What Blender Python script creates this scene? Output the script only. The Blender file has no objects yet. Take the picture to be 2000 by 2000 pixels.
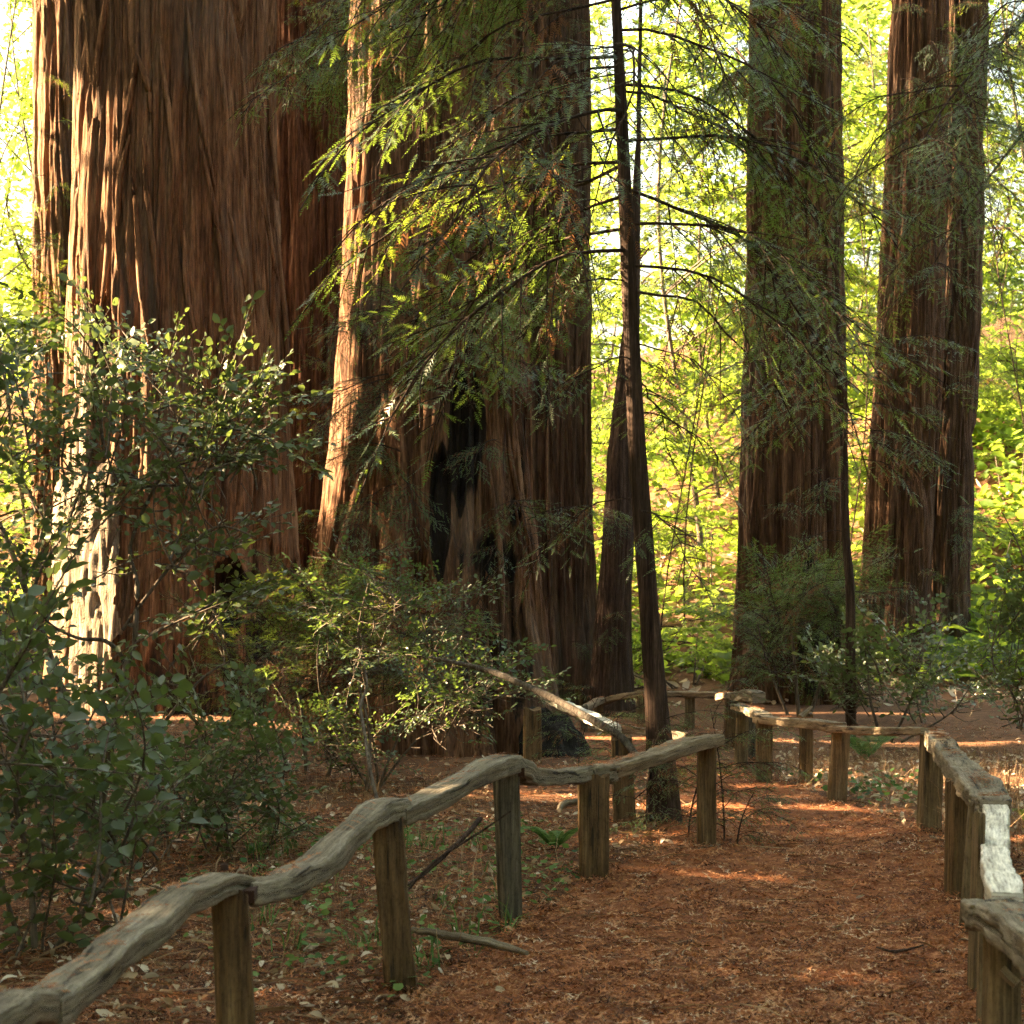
import bpy, math, random
import numpy as np
from mathutils import Vector, Matrix, Euler

# ------------------------------------------------------------------ camera, sky, sun, exposure
SC = bpy.context.scene
COL = SC.collection
F = 4000.0; HZ = 1049.0; CH = 1.65           # focal length in photo pixels, horizon row, eye height

cam_d = bpy.data.cameras.new('camera'); cam = bpy.data.objects.new('camera', cam_d); COL.objects.link(cam)
cam.location = (0, 0, CH); cam.rotation_euler = (math.radians(90), 0, 0)
cam_d.sensor_width = 24.0; cam_d.lens = 48.0; cam_d.shift_y = 0.0245
cam_d.clip_start = 0.05; cam_d.clip_end = 800
cam_d.dof.use_dof = True; cam_d.dof.focus_distance = 13.0; cam_d.dof.aperture_fstop = 5.2
SC.camera = cam

SUN = Vector((-0.88, 0.15, 0.44)).normalized()
W = bpy.data.worlds.new('World'); SC.world = W; W.use_nodes = True
nt = W.node_tree
sky = nt.nodes.new('ShaderNodeTexSky'); sky.sky_type = 'NISHITA'; sky.sun_disc = False
sky.sun_elevation = math.asin(SUN.z); sky.sun_rotation = math.atan2(SUN.x, SUN.y)
sky.dust_density = 7.0; sky.air_density = 1.0; sky.ozone_density = 1.0; sky.altitude = 0
bg = nt.nodes['Background']; bg.inputs['Strength'].default_value = 0.09
tn = nt.nodes.new('ShaderNodeMix'); tn.data_type = 'RGBA'; tn.blend_type = 'MULTIPLY'; tn.inputs[0].default_value = 1.0
tn.inputs[7].default_value = (1.0, .91, .70, 1)          # warm hazy evening air
nt.links.new(sky.outputs[0], tn.inputs[6]); nt.links.new(tn.outputs[2], bg.inputs[0])

sl = bpy.data.lights.new('sun', 'SUN'); sl.energy = 5.0; sl.angle = math.radians(0.6); sl.color = (1.0, 0.73, 0.42)
so = bpy.data.objects.new('sun', sl); COL.objects.link(so)
so.rotation_euler = SUN.to_track_quat('Z', 'Y').to_euler(); so.location = (-20, 10, 20)

vs = SC.view_settings; vs.view_transform = 'Standard'; vs.look = 'None'; vs.gamma = 1.0; vs.exposure = 4.1
SC.render.engine = 'CYCLES'
cy = SC.cycles
cy.max_bounces = 3; cy.diffuse_bounces = 3; cy.glossy_bounces = 1; cy.transmission_bounces = 2; cy.use_light_tree = False; W.cycles.sampling_method = 'NONE'; cy.debug_use_spatial_splits = True; cy.transparent_max_bounces = 4
cy.caustics_reflective = False; cy.caustics_refractive = False; cy.sample_clamp_indirect = 4.0
cy.use_denoising = True; cy.use_adaptive_sampling = True; cy.adaptive_threshold = 0.015; cy.adaptive_min_samples = 16
try:
    cy.denoiser = 'OPENIMAGEDENOISE'; cy.denoising_prefilter = 'NONE'
except Exception:
    pass

rng = np.random.default_rng(7); R = random.Random(11)

# ------------------------------------------------------------------ numeric helpers
_perm = np.random.default_rng(3).permutation(512)
_perm = np.concatenate([_perm, _perm, _perm]).astype(np.int64)
_grad = np.random.default_rng(4).normal(size=(512, 3)); _grad /= np.linalg.norm(_grad, axis=1)[:, None]

def noise(x, y, z):
    x, y, z = np.broadcast_arrays(np.asarray(x, float), np.asarray(y, float), np.asarray(z, float))
    xi = np.floor(x).astype(np.int64); yi = np.floor(y).astype(np.int64); zi = np.floor(z).astype(np.int64)
    xf = x - xi; yf = y - yi; zf = z - zi
    u = xf*xf*xf*(xf*(xf*6-15)+10); v = yf*yf*yf*(yf*(yf*6-15)+10); w = zf*zf*zf*(zf*(zf*6-15)+10)
    xi &= 511; yi &= 511; zi &= 511
    def g(a, b, c):
        h = _perm[_perm[_perm[(xi+a) & 511] + ((yi+b) & 511)] + ((zi+c) & 511)]
        gr = _grad[h]
        return gr[..., 0]*(xf-a) + gr[..., 1]*(yf-b) + gr[..., 2]*(zf-c)
    def L(a, b, t): return a + (b-a)*t
    return 1.6*L(L(L(g(0,0,0), g(1,0,0), u), L(g(0,1,0), g(1,1,0), u), v),
                 L(L(g(0,0,1), g(1,0,1), u), L(g(0,1,1), g(1,1,1), u), v), w)

def sstep(a, b, x):
    t = np.clip((x-a)/(b-a), 0, 1); return t*t*(3-2*t)

def ground_z(x, y):
    x = np.asarray(x, float); y = np.asarray(y, float)
    z = np.interp(y, [-40, 0, 10.5, 20, 26, 30, 34, 42, 60, 90, 220], [0, 0, 0, -.6, -.78, -.74, -.35, .9, 4.2, 9.0, 16.0])
    right = sstep(3.0, 12.0, x)*sstep(30, 42, y)
    z = z + right*2.6*sstep(30, 46, y)
    left = sstep(-1.0, -4.0, x)*sstep(10, 16, y)*(1-sstep(26, 34, y))
    z = z + left*0.25
    z = z + 0.05*noise(x*.5, y*.5, 1.7)*sstep(2, 6, np.abs(x)+y*.3) + 0.012*noise(x*2.1, y*2.1, 5.2)
    z = z + 0.35*noise(x*.12, y*.12, 9.1)*sstep(30, 40, y)
    return z

def at(px, py, d):
    return np.array([(px-1000)/F*d, d, CH-(py-HZ)/F*d])

def gnd(px, d):
    x = (px-1000)/F*d
    return np.array([x, d, float(ground_z(x, d))])

class MB:
    """collects triangles, with a tint per vertex, a material index per face and optional uv per vertex"""
    def __init__(s): s.V = []; s.T = []; s.M = []; s.C = []; s.U = []; s.n = 0
    def add(s, V, T, mi=0, tint=0.5, uv=None):
        V = np.asarray(V, float).reshape(-1, 3); T = np.asarray(T, np.int64).reshape(-1, 3)
        s.V.append(V); s.T.append(T + s.n); s.M.append(np.full(len(T), mi))
        s.C.append(np.broadcast_to(np.asarray(tint, float), (len(V),)))
        s.U.append(np.zeros((len(V), 2)) if uv is None else np.asarray(uv, float)); s.n += len(V)
    def mesh(s, name, mats, smooth=True):
        V = np.concatenate(s.V); T = np.concatenate(s.T); M = np.concatenate(s.M); C = np.concatenate(s.C); U = np.concatenate(s.U)
        me = bpy.data.meshes.new(name)
        me.vertices.add(len(V)); me.vertices.foreach_set('co', V.astype(np.float32).ravel())
        me.loops.add(len(T)*3); me.loops.foreach_set('vertex_index', T.astype(np.int32).ravel())
        me.polygons.add(len(T)); me.polygons.foreach_set('loop_start', np.arange(0, len(T)*3, 3, dtype=np.int32))
        me.polygons.foreach_set('material_index', M.astype(np.int32))
        me.polygons.foreach_set('use_smooth', np.full(len(T), smooth))
        a = me.attributes.new('tint', 'FLOAT', 'POINT'); a.data.foreach_set('value', C.astype(np.float32))
        uvl = me.uv_layers.new(name='UVMap'); uvl.data.foreach_set('uv', U[T.ravel()].astype(np.float32).ravel())
        for m in mats: me.materials.append(m)
        me.update(calc_edges=True); me.validate()
        return me

def grid_tris(nr, nc, wrap=True):
    r = np.arange(nr-1)[:, None]; c = np.arange(nc if wrap else nc-1)[None, :]
    a = r*nc + c; b = r*nc + (c+1) % nc; e = a + nc; f = b + nc
    return np.concatenate([np.stack([a, b, f], -1).reshape(-1, 3), np.stack([a, f, e], -1).reshape(-1, 3)])

def frames(P):
    P = np.asarray(P, float); t = np.gradient(P, axis=0); t /= np.linalg.norm(t, axis=1)[:, None] + 1e-9
    up = np.array([0, 0, 1.0]); s = np.cross(t, up); bad = np.linalg.norm(s, axis=1) < .15
    s[bad] = np.cross(t[bad], np.array([0, 1.0, 0])); s /= np.linalg.norm(s, axis=1)[:, None] + 1e-9
    return t, s, np.cross(s, t)

def tube(mb, P, rad, n=6, mi=0, tint=.5, cap=True):
    P = np.asarray(P, float); rad = np.broadcast_to(np.asarray(rad, float), (len(P),))
    t, s, u = frames(P); a = np.linspace(0, 2*math.pi, n, endpoint=False)
    V = P[:, None] + rad[:, None, None]*(np.cos(a)[None, :, None]*s[:, None] + np.sin(a)[None, :, None]*u[:, None])
    L = np.concatenate([[0], np.cumsum(np.linalg.norm(np.diff(P, axis=0), axis=1))])
    uv = np.stack([np.repeat(L, n), np.tile(a/6.283*.2, len(P))], 1)
    T = grid_tris(len(P), n)
    mb.add(V.reshape(-1, 3), T, mi, tint, uv)
    if cap:
        for k, q in ((0, P[0]), (len(P)-1, P[-1])):
            ring = V[k]; mb.add(np.concatenate([ring, [q]]), [[i, (i+1) % n, n] for i in range(n)], mi, tint, np.zeros((n+1, 2)))

def smooth_path(P, n):
    P = np.asarray(P, float); k = np.linspace(0, len(P)-1, n); i = np.clip(k.astype(int), 0, len(P)-2); f = (k-i)[:, None]
    p0 = P[np.clip(i-1, 0, len(P)-1)]; p1 = P[i]; p2 = P[i+1]; p3 = P[np.clip(i+2, 0, len(P)-1)]
    return .5*((2*p1) + (-p0+p2)*f + (2*p0-5*p1+4*p2-p3)*f*f + (-p0+3*p1-3*p2+p3)*f**3)

# ------------------------------------------------------------------ object helpers
def thing(name, label, cat, loc=(0, 0, 0), group=None):
    o = bpy.data.objects.new(name, None); COL.objects.link(o); o.location = loc
    o['label'] = label; o['category'] = cat; o.empty_display_size = .1
    if group: o['group'] = group
    return o

def part(name, me, parent, loc=None, rot=None, scale=None, label=None):
    o = bpy.data.objects.new(name, me); COL.objects.link(o); o.parent = parent
    if loc is not None: o.location = loc
    if rot is not None: o.rotation_euler = rot
    if scale is not None: o.scale = (scale,)*3 if np.isscalar(scale) else scale
    if label: o['label'] = label
    return o

def solo(name, me, label=None, cat=None, kind=None, loc=None, group=None):
    o = bpy.data.objects.new(name, me); COL.objects.link(o)
    if loc is not None: o.location = loc
    if label: o['label'] = label
    if cat: o['category'] = cat
    if kind: o['kind'] = kind
    if group: o['group'] = group
    return o

# ------------------------------------------------------------------ materials
def newmat(name):
    m = bpy.data.materials.new(name); m.use_nodes = True; n = m.node_tree.nodes; n.clear()
    return m, n, m.node_tree.links

def N(n, t, **k):
    o = n.new(t)
    for a, b in k.items(): setattr(o, a, b)
    return o

def ramp(n, stops):
    r = n.new('ShaderNodeValToRGB'); e = r.color_ramp.elements
    while len(e) < len(stops): e.new(.5)
    for q, (p, c) in zip(e, stops): q.position = p; q.color = (*c, 1)
    return r

def mixc(n, l, a, b, fac, mode='MIX'):
    m = n.new('ShaderNodeMix'); m.data_type = 'RGBA'; m.blend_type = mode
    for sock, v in ((m.inputs[0], fac), (m.inputs[6], a), (m.inputs[7], b)):
        if hasattr(v, 'is_output'): l.new(v, sock)
        elif np.isscalar(v): sock.default_value = v
        else: sock.default_value = (*v, 1)
    return m.outputs[2]

def math_n(n, l, op, a, b=None, clamp=False):
    m = n.new('ShaderNodeMath'); m.operation = op; m.use_clamp = clamp
    for i, v in enumerate((a, b)):
        if v is None: continue
        if hasattr(v, 'is_output'): l.new(v, m.inputs[i])
        else: m.inputs[i].default_value = v
    return m.outputs[0]

def noise_n(n, l, vec, scale, detail=4, rough=.6, mapping=None):
    if mapping is not None:
        mp = n.new('ShaderNodeMapping'); mp.inputs['Scale'].default_value = mapping; l.new(vec, mp.inputs[0]); vec = mp.outputs[0]
    t = n.new('ShaderNodeTexNoise'); t.inputs['Scale'].default_value = scale; t.inputs['Detail'].default_value = detail
    t.inputs['Roughness'].default_value = rough; l.new(vec, t.inputs['Vector'])
    return t.outputs[0]

def leaf_mat(name, dark, light, trans, tmix=.45, rough=.45, spec=.35, hue=0.0):
    m, n, l = newmat(name)
    out = N(n, 'ShaderNodeOutputMaterial'); oi = N(n, 'ShaderNodeObjectInfo'); at_ = N(n, 'ShaderNodeAttribute', attribute_name='tint')
    f = math_n(n, l, 'ADD', math_n(n, l, 'MULTIPLY', at_.outputs['Fac'], .75), math_n(n, l, 'MULTIPLY', oi.outputs['Random'], .3), True)
    lr = ramp(n, [(0, dark), (.55, tuple((a+b)/2 for a, b in zip(dark, light))), (.9, light), (1.0, (light[0]*1.7, light[1]*1.15, light[2]*.6))]); l.new(f, lr.inputs[0]); col = lr.outputs[0]
    tcol = mixc(n, l, col, trans, .8)
    p = N(n, 'ShaderNodeBsdfPrincipled'); p.inputs['Roughness'].default_value = rough; p.inputs['Specular IOR Level'].default_value = spec
    l.new(col, p.inputs['Base Color'])
    t = N(n, 'ShaderNodeBsdfTranslucent'); l.new(tcol, t.inputs[0])
    mx = N(n, 'ShaderNodeMixShader'); mx.inputs[0].default_value = tmix
    l.new(p.outputs[0], mx.inputs[1]); l.new(t.outputs[0], mx.inputs[2]); l.new(mx.outputs[0], out.inputs[0])
    return m

def bark_mat(name, c_dark, c_mid, c_light, fib=70, bump=.7, grey=.3):
    m, n, l = newmat(name)
    out = N(n, 'ShaderNodeOutputMaterial'); tc = N(n, 'ShaderNodeTexCoord'); obj = tc.outputs['Object']
    fibre = noise_n(n, l, obj, 1.0, 5, .65, (fib, fib, fib*.035))
    strand = noise_n(n, l, obj, 1.0, 4, .6, (fib*.22, fib*.22, fib*.012))
    patch = noise_n(n, l, obj, 1.1, 4, .6, (1, 1, .35))
    r = ramp(n, [(.28, c_dark), (.5, c_mid), (.74, c_light)]); l.new(strand, r.inputs[0])
    r2 = ramp(n, [(.32, (.38, .36, .34)), (.5, (.95, .95, .95)), (.68, (1.4, 1.38, 1.36))]); l.new(fibre, r2.inputs[0])
    col = mixc(n, l, r.outputs[0], r2.outputs[0], 1.0, 'MULTIPLY')
    flake = noise_n(n, l, obj, 1.0, 5, .7, (fib*.7, fib*.7, fib*.14))
    r4 = ramp(n, [(.36, (.6, .58, .55)), (.6, (1.15, 1.15, 1.15))]); l.new(flake, r4.inputs[0])
    col = mixc(n, l, col, r4.outputs[0], .8, 'MULTIPLY')
    gcol = (c_light[0]*.85, c_light[0]*.72, c_light[0]*.6)
    gr = ramp(n, [(.52, (0, 0, 0)), (.72, (grey,)*3)]); l.new(patch, gr.inputs[0])
    col = mixc(n, l, col, gcol, gr.outputs[0])
    ch = N(n, 'ShaderNodeAttribute', attribute_name='tint')
    fine = noise_n(n, l, obj, 1.0, 5, .7, (9, 9, 1.4))
    cf = math_n(n, l, 'ADD', ch.outputs['Fac'], math_n(n, l, 'MULTIPLY', math_n(n, l, 'SUBTRACT', fine, .5), .9))
    cr = ramp(n, [(.42, (0, 0, 0)), (.62, (.93,)*3)]); l.new(cf, cr.inputs[0])
    col = mixc(n, l, col, (.012, .010, .009), cr.outputs[0])
    p = N(n, 'ShaderNodeBsdfPrincipled'); p.inputs['Roughness'].default_value = .85; p.inputs['Specular IOR Level'].default_value = .15
    l.new(col, p.inputs['Base Color'])
    h = math_n(n, l, 'ADD', math_n(n, l, 'ADD', math_n(n, l, 'MULTIPLY', fibre, .7), math_n(n, l, 'MULTIPLY', flake, .4)), math_n(n, l, 'MULTIPLY', strand, .9))
    b = N(n, 'ShaderNodeBump'); b.inputs['Strength'].default_value = bump; b.inputs['Distance'].default_value = .03
    l.new(h, b.inputs['Height']); l.new(b.outputs[0], p.inputs['Normal'])
    l.new(p.outputs[0], out.inputs[0])
    return m

def wood_mat(name, c1, c2, c3, uv=True, scale=1.0, bump=.6, crack=1.0):
    m, n, l = newmat(name)
    out = N(n, 'ShaderNodeOutputMaterial'); tc = N(n, 'ShaderNodeTexCoord'); oi = N(n, 'ShaderNodeObjectInfo')
    v = tc.outputs['UV' if uv else 'Object']
    add = N(n, 'ShaderNodeVectorMath', operation='ADD'); l.new(v, add.inputs[0])
    cx = N(n, 'ShaderNodeCombineXYZ')
    for i in range(3): l.new(math_n(n, l, 'MULTIPLY', oi.outputs['Random'], 17.0+i*7), cx.inputs[i])
    l.new(cx.outputs[0], add.inputs[1]); v = add.outputs[0]
    mapg = (7*scale, 110*scale, 110*scale) if uv else (110*scale, 110*scale, 6*scale)
    mapc = (2.2*scale, 26*scale, 26*scale) if uv else (26*scale, 26*scale, 1.6*scale)
    g = noise_n(n, l, v, 1.0, 5, .7, mapg); s = noise_n(n, l, v, 1.0, 4, .6, mapc); pt = noise_n(n, l, v, 5.0, 5, .65)
    r = ramp(n, [(.25, c1), (.5, c2), (.75, c3)]); l.new(s, r.inputs[0])
    r2 = ramp(n, [(.33, (.42, .40, .38)), (.5, (.95, .95, .95)), (.66, (1.3, 1.3, 1.28))]); l.new(g, r2.inputs[0])
    col = mixc(n, l, r.outputs[0], r2.outputs[0], 1.0, 'MULTIPLY')
    sp = noise_n(n, l, v, 1.0, 4, .7, (60, 140, 140) if uv else (140, 140, 60)); r5 = ramp(n, [(.34, (.6, .57, .53)), (.5, (1, 1, 1))]); l.new(sp, r5.inputs[0])
    col = mixc(n, l, col, r5.outputs[0], .8, 'MULTIPLY')
    r3 = ramp(n, [(.3, (.62, .58, .52)), (.6, (1.08, 1.06, 1.04))]); l.new(pt, r3.inputs[0])
    col = mixc(n, l, col, r3.outputs[0], .8, 'MULTIPLY')
    ck = ramp(n, [(.345, (0, 0, 0)), (.385, (1, 1, 1))]); l.new(s, ck.inputs[0])
    col = mixc(n, l, mixc(n, l, col, (.02, .016, .012), .85*crack), col, ck.outputs[0])
    p = N(n, 'ShaderNodeBsdfPrincipled'); p.inputs['Roughness'].default_value = .8; p.inputs['Specular IOR Level'].default_value = .25
    l.new(col, p.inputs['Base Color'])
    h = math_n(n, l, 'ADD', math_n(n, l, 'MULTIPLY', g, .35), math_n(n, l, 'MULTIPLY', ck.outputs[0], .8))
    b = N(n, 'ShaderNodeBump'); b.inputs['Strength'].default_value = bump; b.inputs['Distance'].default_value = .014
    l.new(h, b.inputs['Height']); l.new(b.outputs[0], p.inputs['Normal']); l.new(p.outputs[0], out.inputs[0])
    return m

def tint_mat(name, stops, rough=.8, trans=0.0, spec=.2):
    m, n, l = newmat(name); out = N(n, 'ShaderNodeOutputMaterial'); a = N(n, 'ShaderNodeAttribute', attribute_name='tint')
    r = ramp(n, stops); l.new(a.outputs['Fac'], r.inputs[0])
    p = N(n, 'ShaderNodeBsdfPrincipled'); p.inputs['Roughness'].default_value = rough; p.inputs['Specular IOR Level'].default_value = spec
    l.new(r.outputs[0], p.inputs['Base Color'])
    if trans:
        t = N(n, 'ShaderNodeBsdfTranslucent'); l.new(r.outputs[0], t.inputs[0]); mx = N(n, 'ShaderNodeMixShader'); mx.inputs[0].default_value = trans
        l.new(p.outputs[0], mx.inputs[1]); l.new(t.outputs[0], mx.inputs[2]); l.new(mx.outputs[0], out.inputs[0])
    else: l.new(p.outputs[0], out.inputs[0])
    return m

def soil_mat(name, stops, scale=9.0):
    m, n, l = newmat(name); out = N(n, 'ShaderNodeOutputMaterial'); tc = N(n, 'ShaderNodeTexCoord')
    a = noise_n(n, l, tc.outputs['Object'], scale, 8, .75); b2 = noise_n(n, l, tc.outputs['Object'], scale*.12, 4, .6)
    c = noise_n(n, l, tc.outputs['Object'], scale*9, 4, .7)
    f = math_n(n, l, 'ADD', math_n(n, l, 'MULTIPLY', a, .5), math_n(n, l, 'ADD', math_n(n, l, 'MULTIPLY', b2, .25), math_n(n, l, 'MULTIPLY', c, .25)))
    r = ramp(n, stops); l.new(f, r.inputs[0])
    p = N(n, 'ShaderNodeBsdfPrincipled'); p.inputs['Roughness'].default_value = .95; p.inputs['Specular IOR Level'].default_value = .1
    l.new(r.outputs[0], p.inputs['Base Color'])
    b = N(n, 'ShaderNodeBump'); b.inputs['Strength'].default_value = .8; b.inputs['Distance'].default_value = .02
    l.new(f, b.inputs['Height']); l.new(b.outputs[0], p.inputs['Normal']); l.new(p.outputs[0], out.inputs[0])
    return m

M = {}
M['bark'] = bark_mat('redwood_bark', (.05, .023, .012), (.17, .084, .042), (.31, .175, .10), fib=40, bump=1.0)
M['bark_dark'] = bark_mat('redwood_bark_dark', (.03, .014, .008), (.10, .049, .026), (.20, .112, .064), fib=42, bump=1.0)
M['bark_warm'] = bark_mat('redwood_bark_warm', (.036, .016, .009), (.135, .062, .031), (.28, .155, .09), fib=42, bump=1.0)
M['bare'] = bark_mat('bleached_wood', (.08, .055, .038), (.20, .148, .105), (.34, .27, .20), fib=46, bump=1.0, grey=.2)
M['bark_red'] = bark_mat('redwood_bark_red', (.05, .018, .009), (.15, .058, .029), (.25, .11, .062), fib=42, bump=1.0, grey=.12)
M['bark_grey'] = bark_mat('redwood_bark_grey', (.028, .016, .010), (.098, .053, .032), (.22, .132, .084), fib=42, bump=1.0, grey=.45)
M['bark_young'] = bark_mat('young_bark', (.020, .012, .009), (.055, .033, .024), (.11, .07, .052), fib=120, bump=.5)
M['stem'] = bark_mat('shrub_bark', (.06, .045, .035), (.12, .092, .07), (.2, .165, .135), fib=90, bump=.3)
M['limb_grey'] = bark_mat('dead_limb', (.05, .04, .032), (.10, .082, .068), (.17, .15, .13), fib=90, bump=.4)
M['needle'] = leaf_mat('redwood_needles', (.029, .057, .028), (.085, .125, .055), (.23, .33, .035), .36, .42, .42)
M['needle_warm'] = leaf_mat('redwood_needles_warm', (.035, .07, .022), (.09, .13, .04), (.36, .44, .03), .45, .45, .35)
M['needle_dead'] = leaf_mat('dead_needles', (.10, .045, .022), (.20, .10, .055), (.30, .13, .05), .3, .7, .2)
M['leaf'] = leaf_mat('shrub_leaves', (.034, .060, .028), (.125, .155, .08), (.22, .30, .05), .26, .38, .45)
M['leaf_dark'] = leaf_mat('bush_leaves', (.026, .052, .028), (.08, .115, .06), (.2, .3, .04), .3, .4, .4)
M['leaf_fresh'] = leaf_mat('bright_leaves', (.06, .12, .02), (.14, .2, .04), (.42, .52, .05), .5, .45, .35)
M['maple'] = leaf_mat('background_leaves', (.035, .09, .014), (.13, .18, .035), (.38, .51, .05), .54, .5, .3)
M['rail'] = wood_mat('weathered_rail', (.12, .095, .068), (.20, .165, .12), (.31, .27, .21), True, 1.0, 1.0)
M['rail_tan'] = wood_mat('tan_rail', (.10, .07, .045), (.24, .18, .12), (.36, .29, .21), True, 1.0, 1.0)
M['rail_white'] = wood_mat('split_white_rail', (.5, .47, .42), (.72, .69, .63), (.82, .8, .75), True, .8, .4, .25)
M['post'] = wood_mat('post_wood', (.045, .027, .013), (.14, .086, .041), (.22, .148, .078), False)
M['post_grey'] = wood_mat('post_wood_grey', (.035, .03, .022), (.10, .085, .062), (.2, .178, .14), False)
M['post_new'] = wood_mat('post_wood_pale', (.08, .055, .03), (.165, .118, .066), (.24, .182, .112), False, .8, .5, .8)
M['rust'] = tint_mat('rusty_iron', [(0, (.03, .014, .009)), (1, (.05, .02, .012))], .8)
M['char'] = bark_mat('charred_wood', (.008, .007, .007), (.022, .019, .017), (.05, .042, .038), bump=1.0)
M['ground'] = soil_mat('forest_floor', [(.32, (.035, .018, .011)), (.5, (.115, .058, .032)), (.66, (.22, .125, .07))])
M['path'] = soil_mat('path_duff', [(.34, (.065, .024, .012)), (.5, (.22, .082, .036)), (.64, (.34, .15, .072))], 14)
M['litter'] = tint_mat('needle_litter', [(0, (.035, .016, .010)), (.3, (.15, .055, .024)), (.58, (.38, .14, .052)), (.82, (.50, .26, .13)), (1, (.55, .42, .29))], .7, .12)
M['dry'] = tint_mat('dry_leaf', [(0, (.30, .19, .10)), (.5, (.50, .40, .28)), (1, (.70, .64, .55))], .7, .2)
M['cover'] = tint_mat('ground_cover', [(0, (.035, .08, .025)), (.5, (.08, .16, .035)), (1, (.18, .26, .07))], .5, .4)
M['drygrass'] = tint_mat('dry_stalks', [(0, (.14, .07, .035)), (.5, (.28, .17, .09)), (1, (.45, .34, .2))], .7, .2)

# ------------------------------------------------------------------ ground and path
def axis(lo, hi, fine_lo, fine_hi, step, grow=1.12):
    a = list(np.arange(fine_lo, fine_hi+step/2, step)); s = step; v = fine_hi
    while v < hi: s *= grow; v += s; a.append(v)
    s = step; v = fine_lo
    while v > lo: s *= grow; v -= s; a.insert(0, v)
    return np.array(a)

gx = axis(-260, 260, -8, 8, .25); gy = axis(-40, 420, 3, 40, .25)
X, Y = np.meshgrid(gx, gy); Z = ground_z(X, Y)
mb = MB(); mb.add(np.stack([X, Y, Z], -1).reshape(-1, 3), grid_tris(len(gy), len(gx), False))
solo('ground', mb.mesh('ground', [M['ground']]), kind='structure', label='brown forest floor covered in needles and dry leaves')

# trail centre and half width against distance
PD = [1, 4, 6, 7.5, 8.8, 10, 11, 12.5, 15, 17, 20, 23, 26]
PL = [-.9, -.95, -.62, -.28, .08, .42, .95, .9, .95, 1.2, 1.35, .4, -.2]
PR = [1.6, 1.5, 1.5, 1.75, 1.95, 2.15, 2.35, 2.5, 2.45, 2.15, 2.15, 1.9, 1.0]
v = np.arange(1.5, 25, .12); u = np.linspace(-.06, 1.06, 40)
l_ = np.interp(v, PD, PL)[:, None]; r_ = np.interp(v, PD, PR)[:, None]
PX = l_ + (r_-l_)*u[None, :]; PY = np.repeat(v[:, None], len(u), 1)
edge = np.minimum(sstep(-.06, .05, u), 1-sstep(.95, 1.06, u))[None, :]
wob = noise(PX*1.5, PY*1.5, 3.3)
PZ = ground_z(PX, PY) + .03*(edge-.45) + .012*wob*edge
mb = MB(); mb.add(np.stack([PX, PY, PZ], -1).reshape(-1, 3), grid_tris(len(v), len(u), False))
solo('path', mb.mesh('path', [M['path']]), kind='structure', label='reddish needle covered footpath between the two fences')

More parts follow.
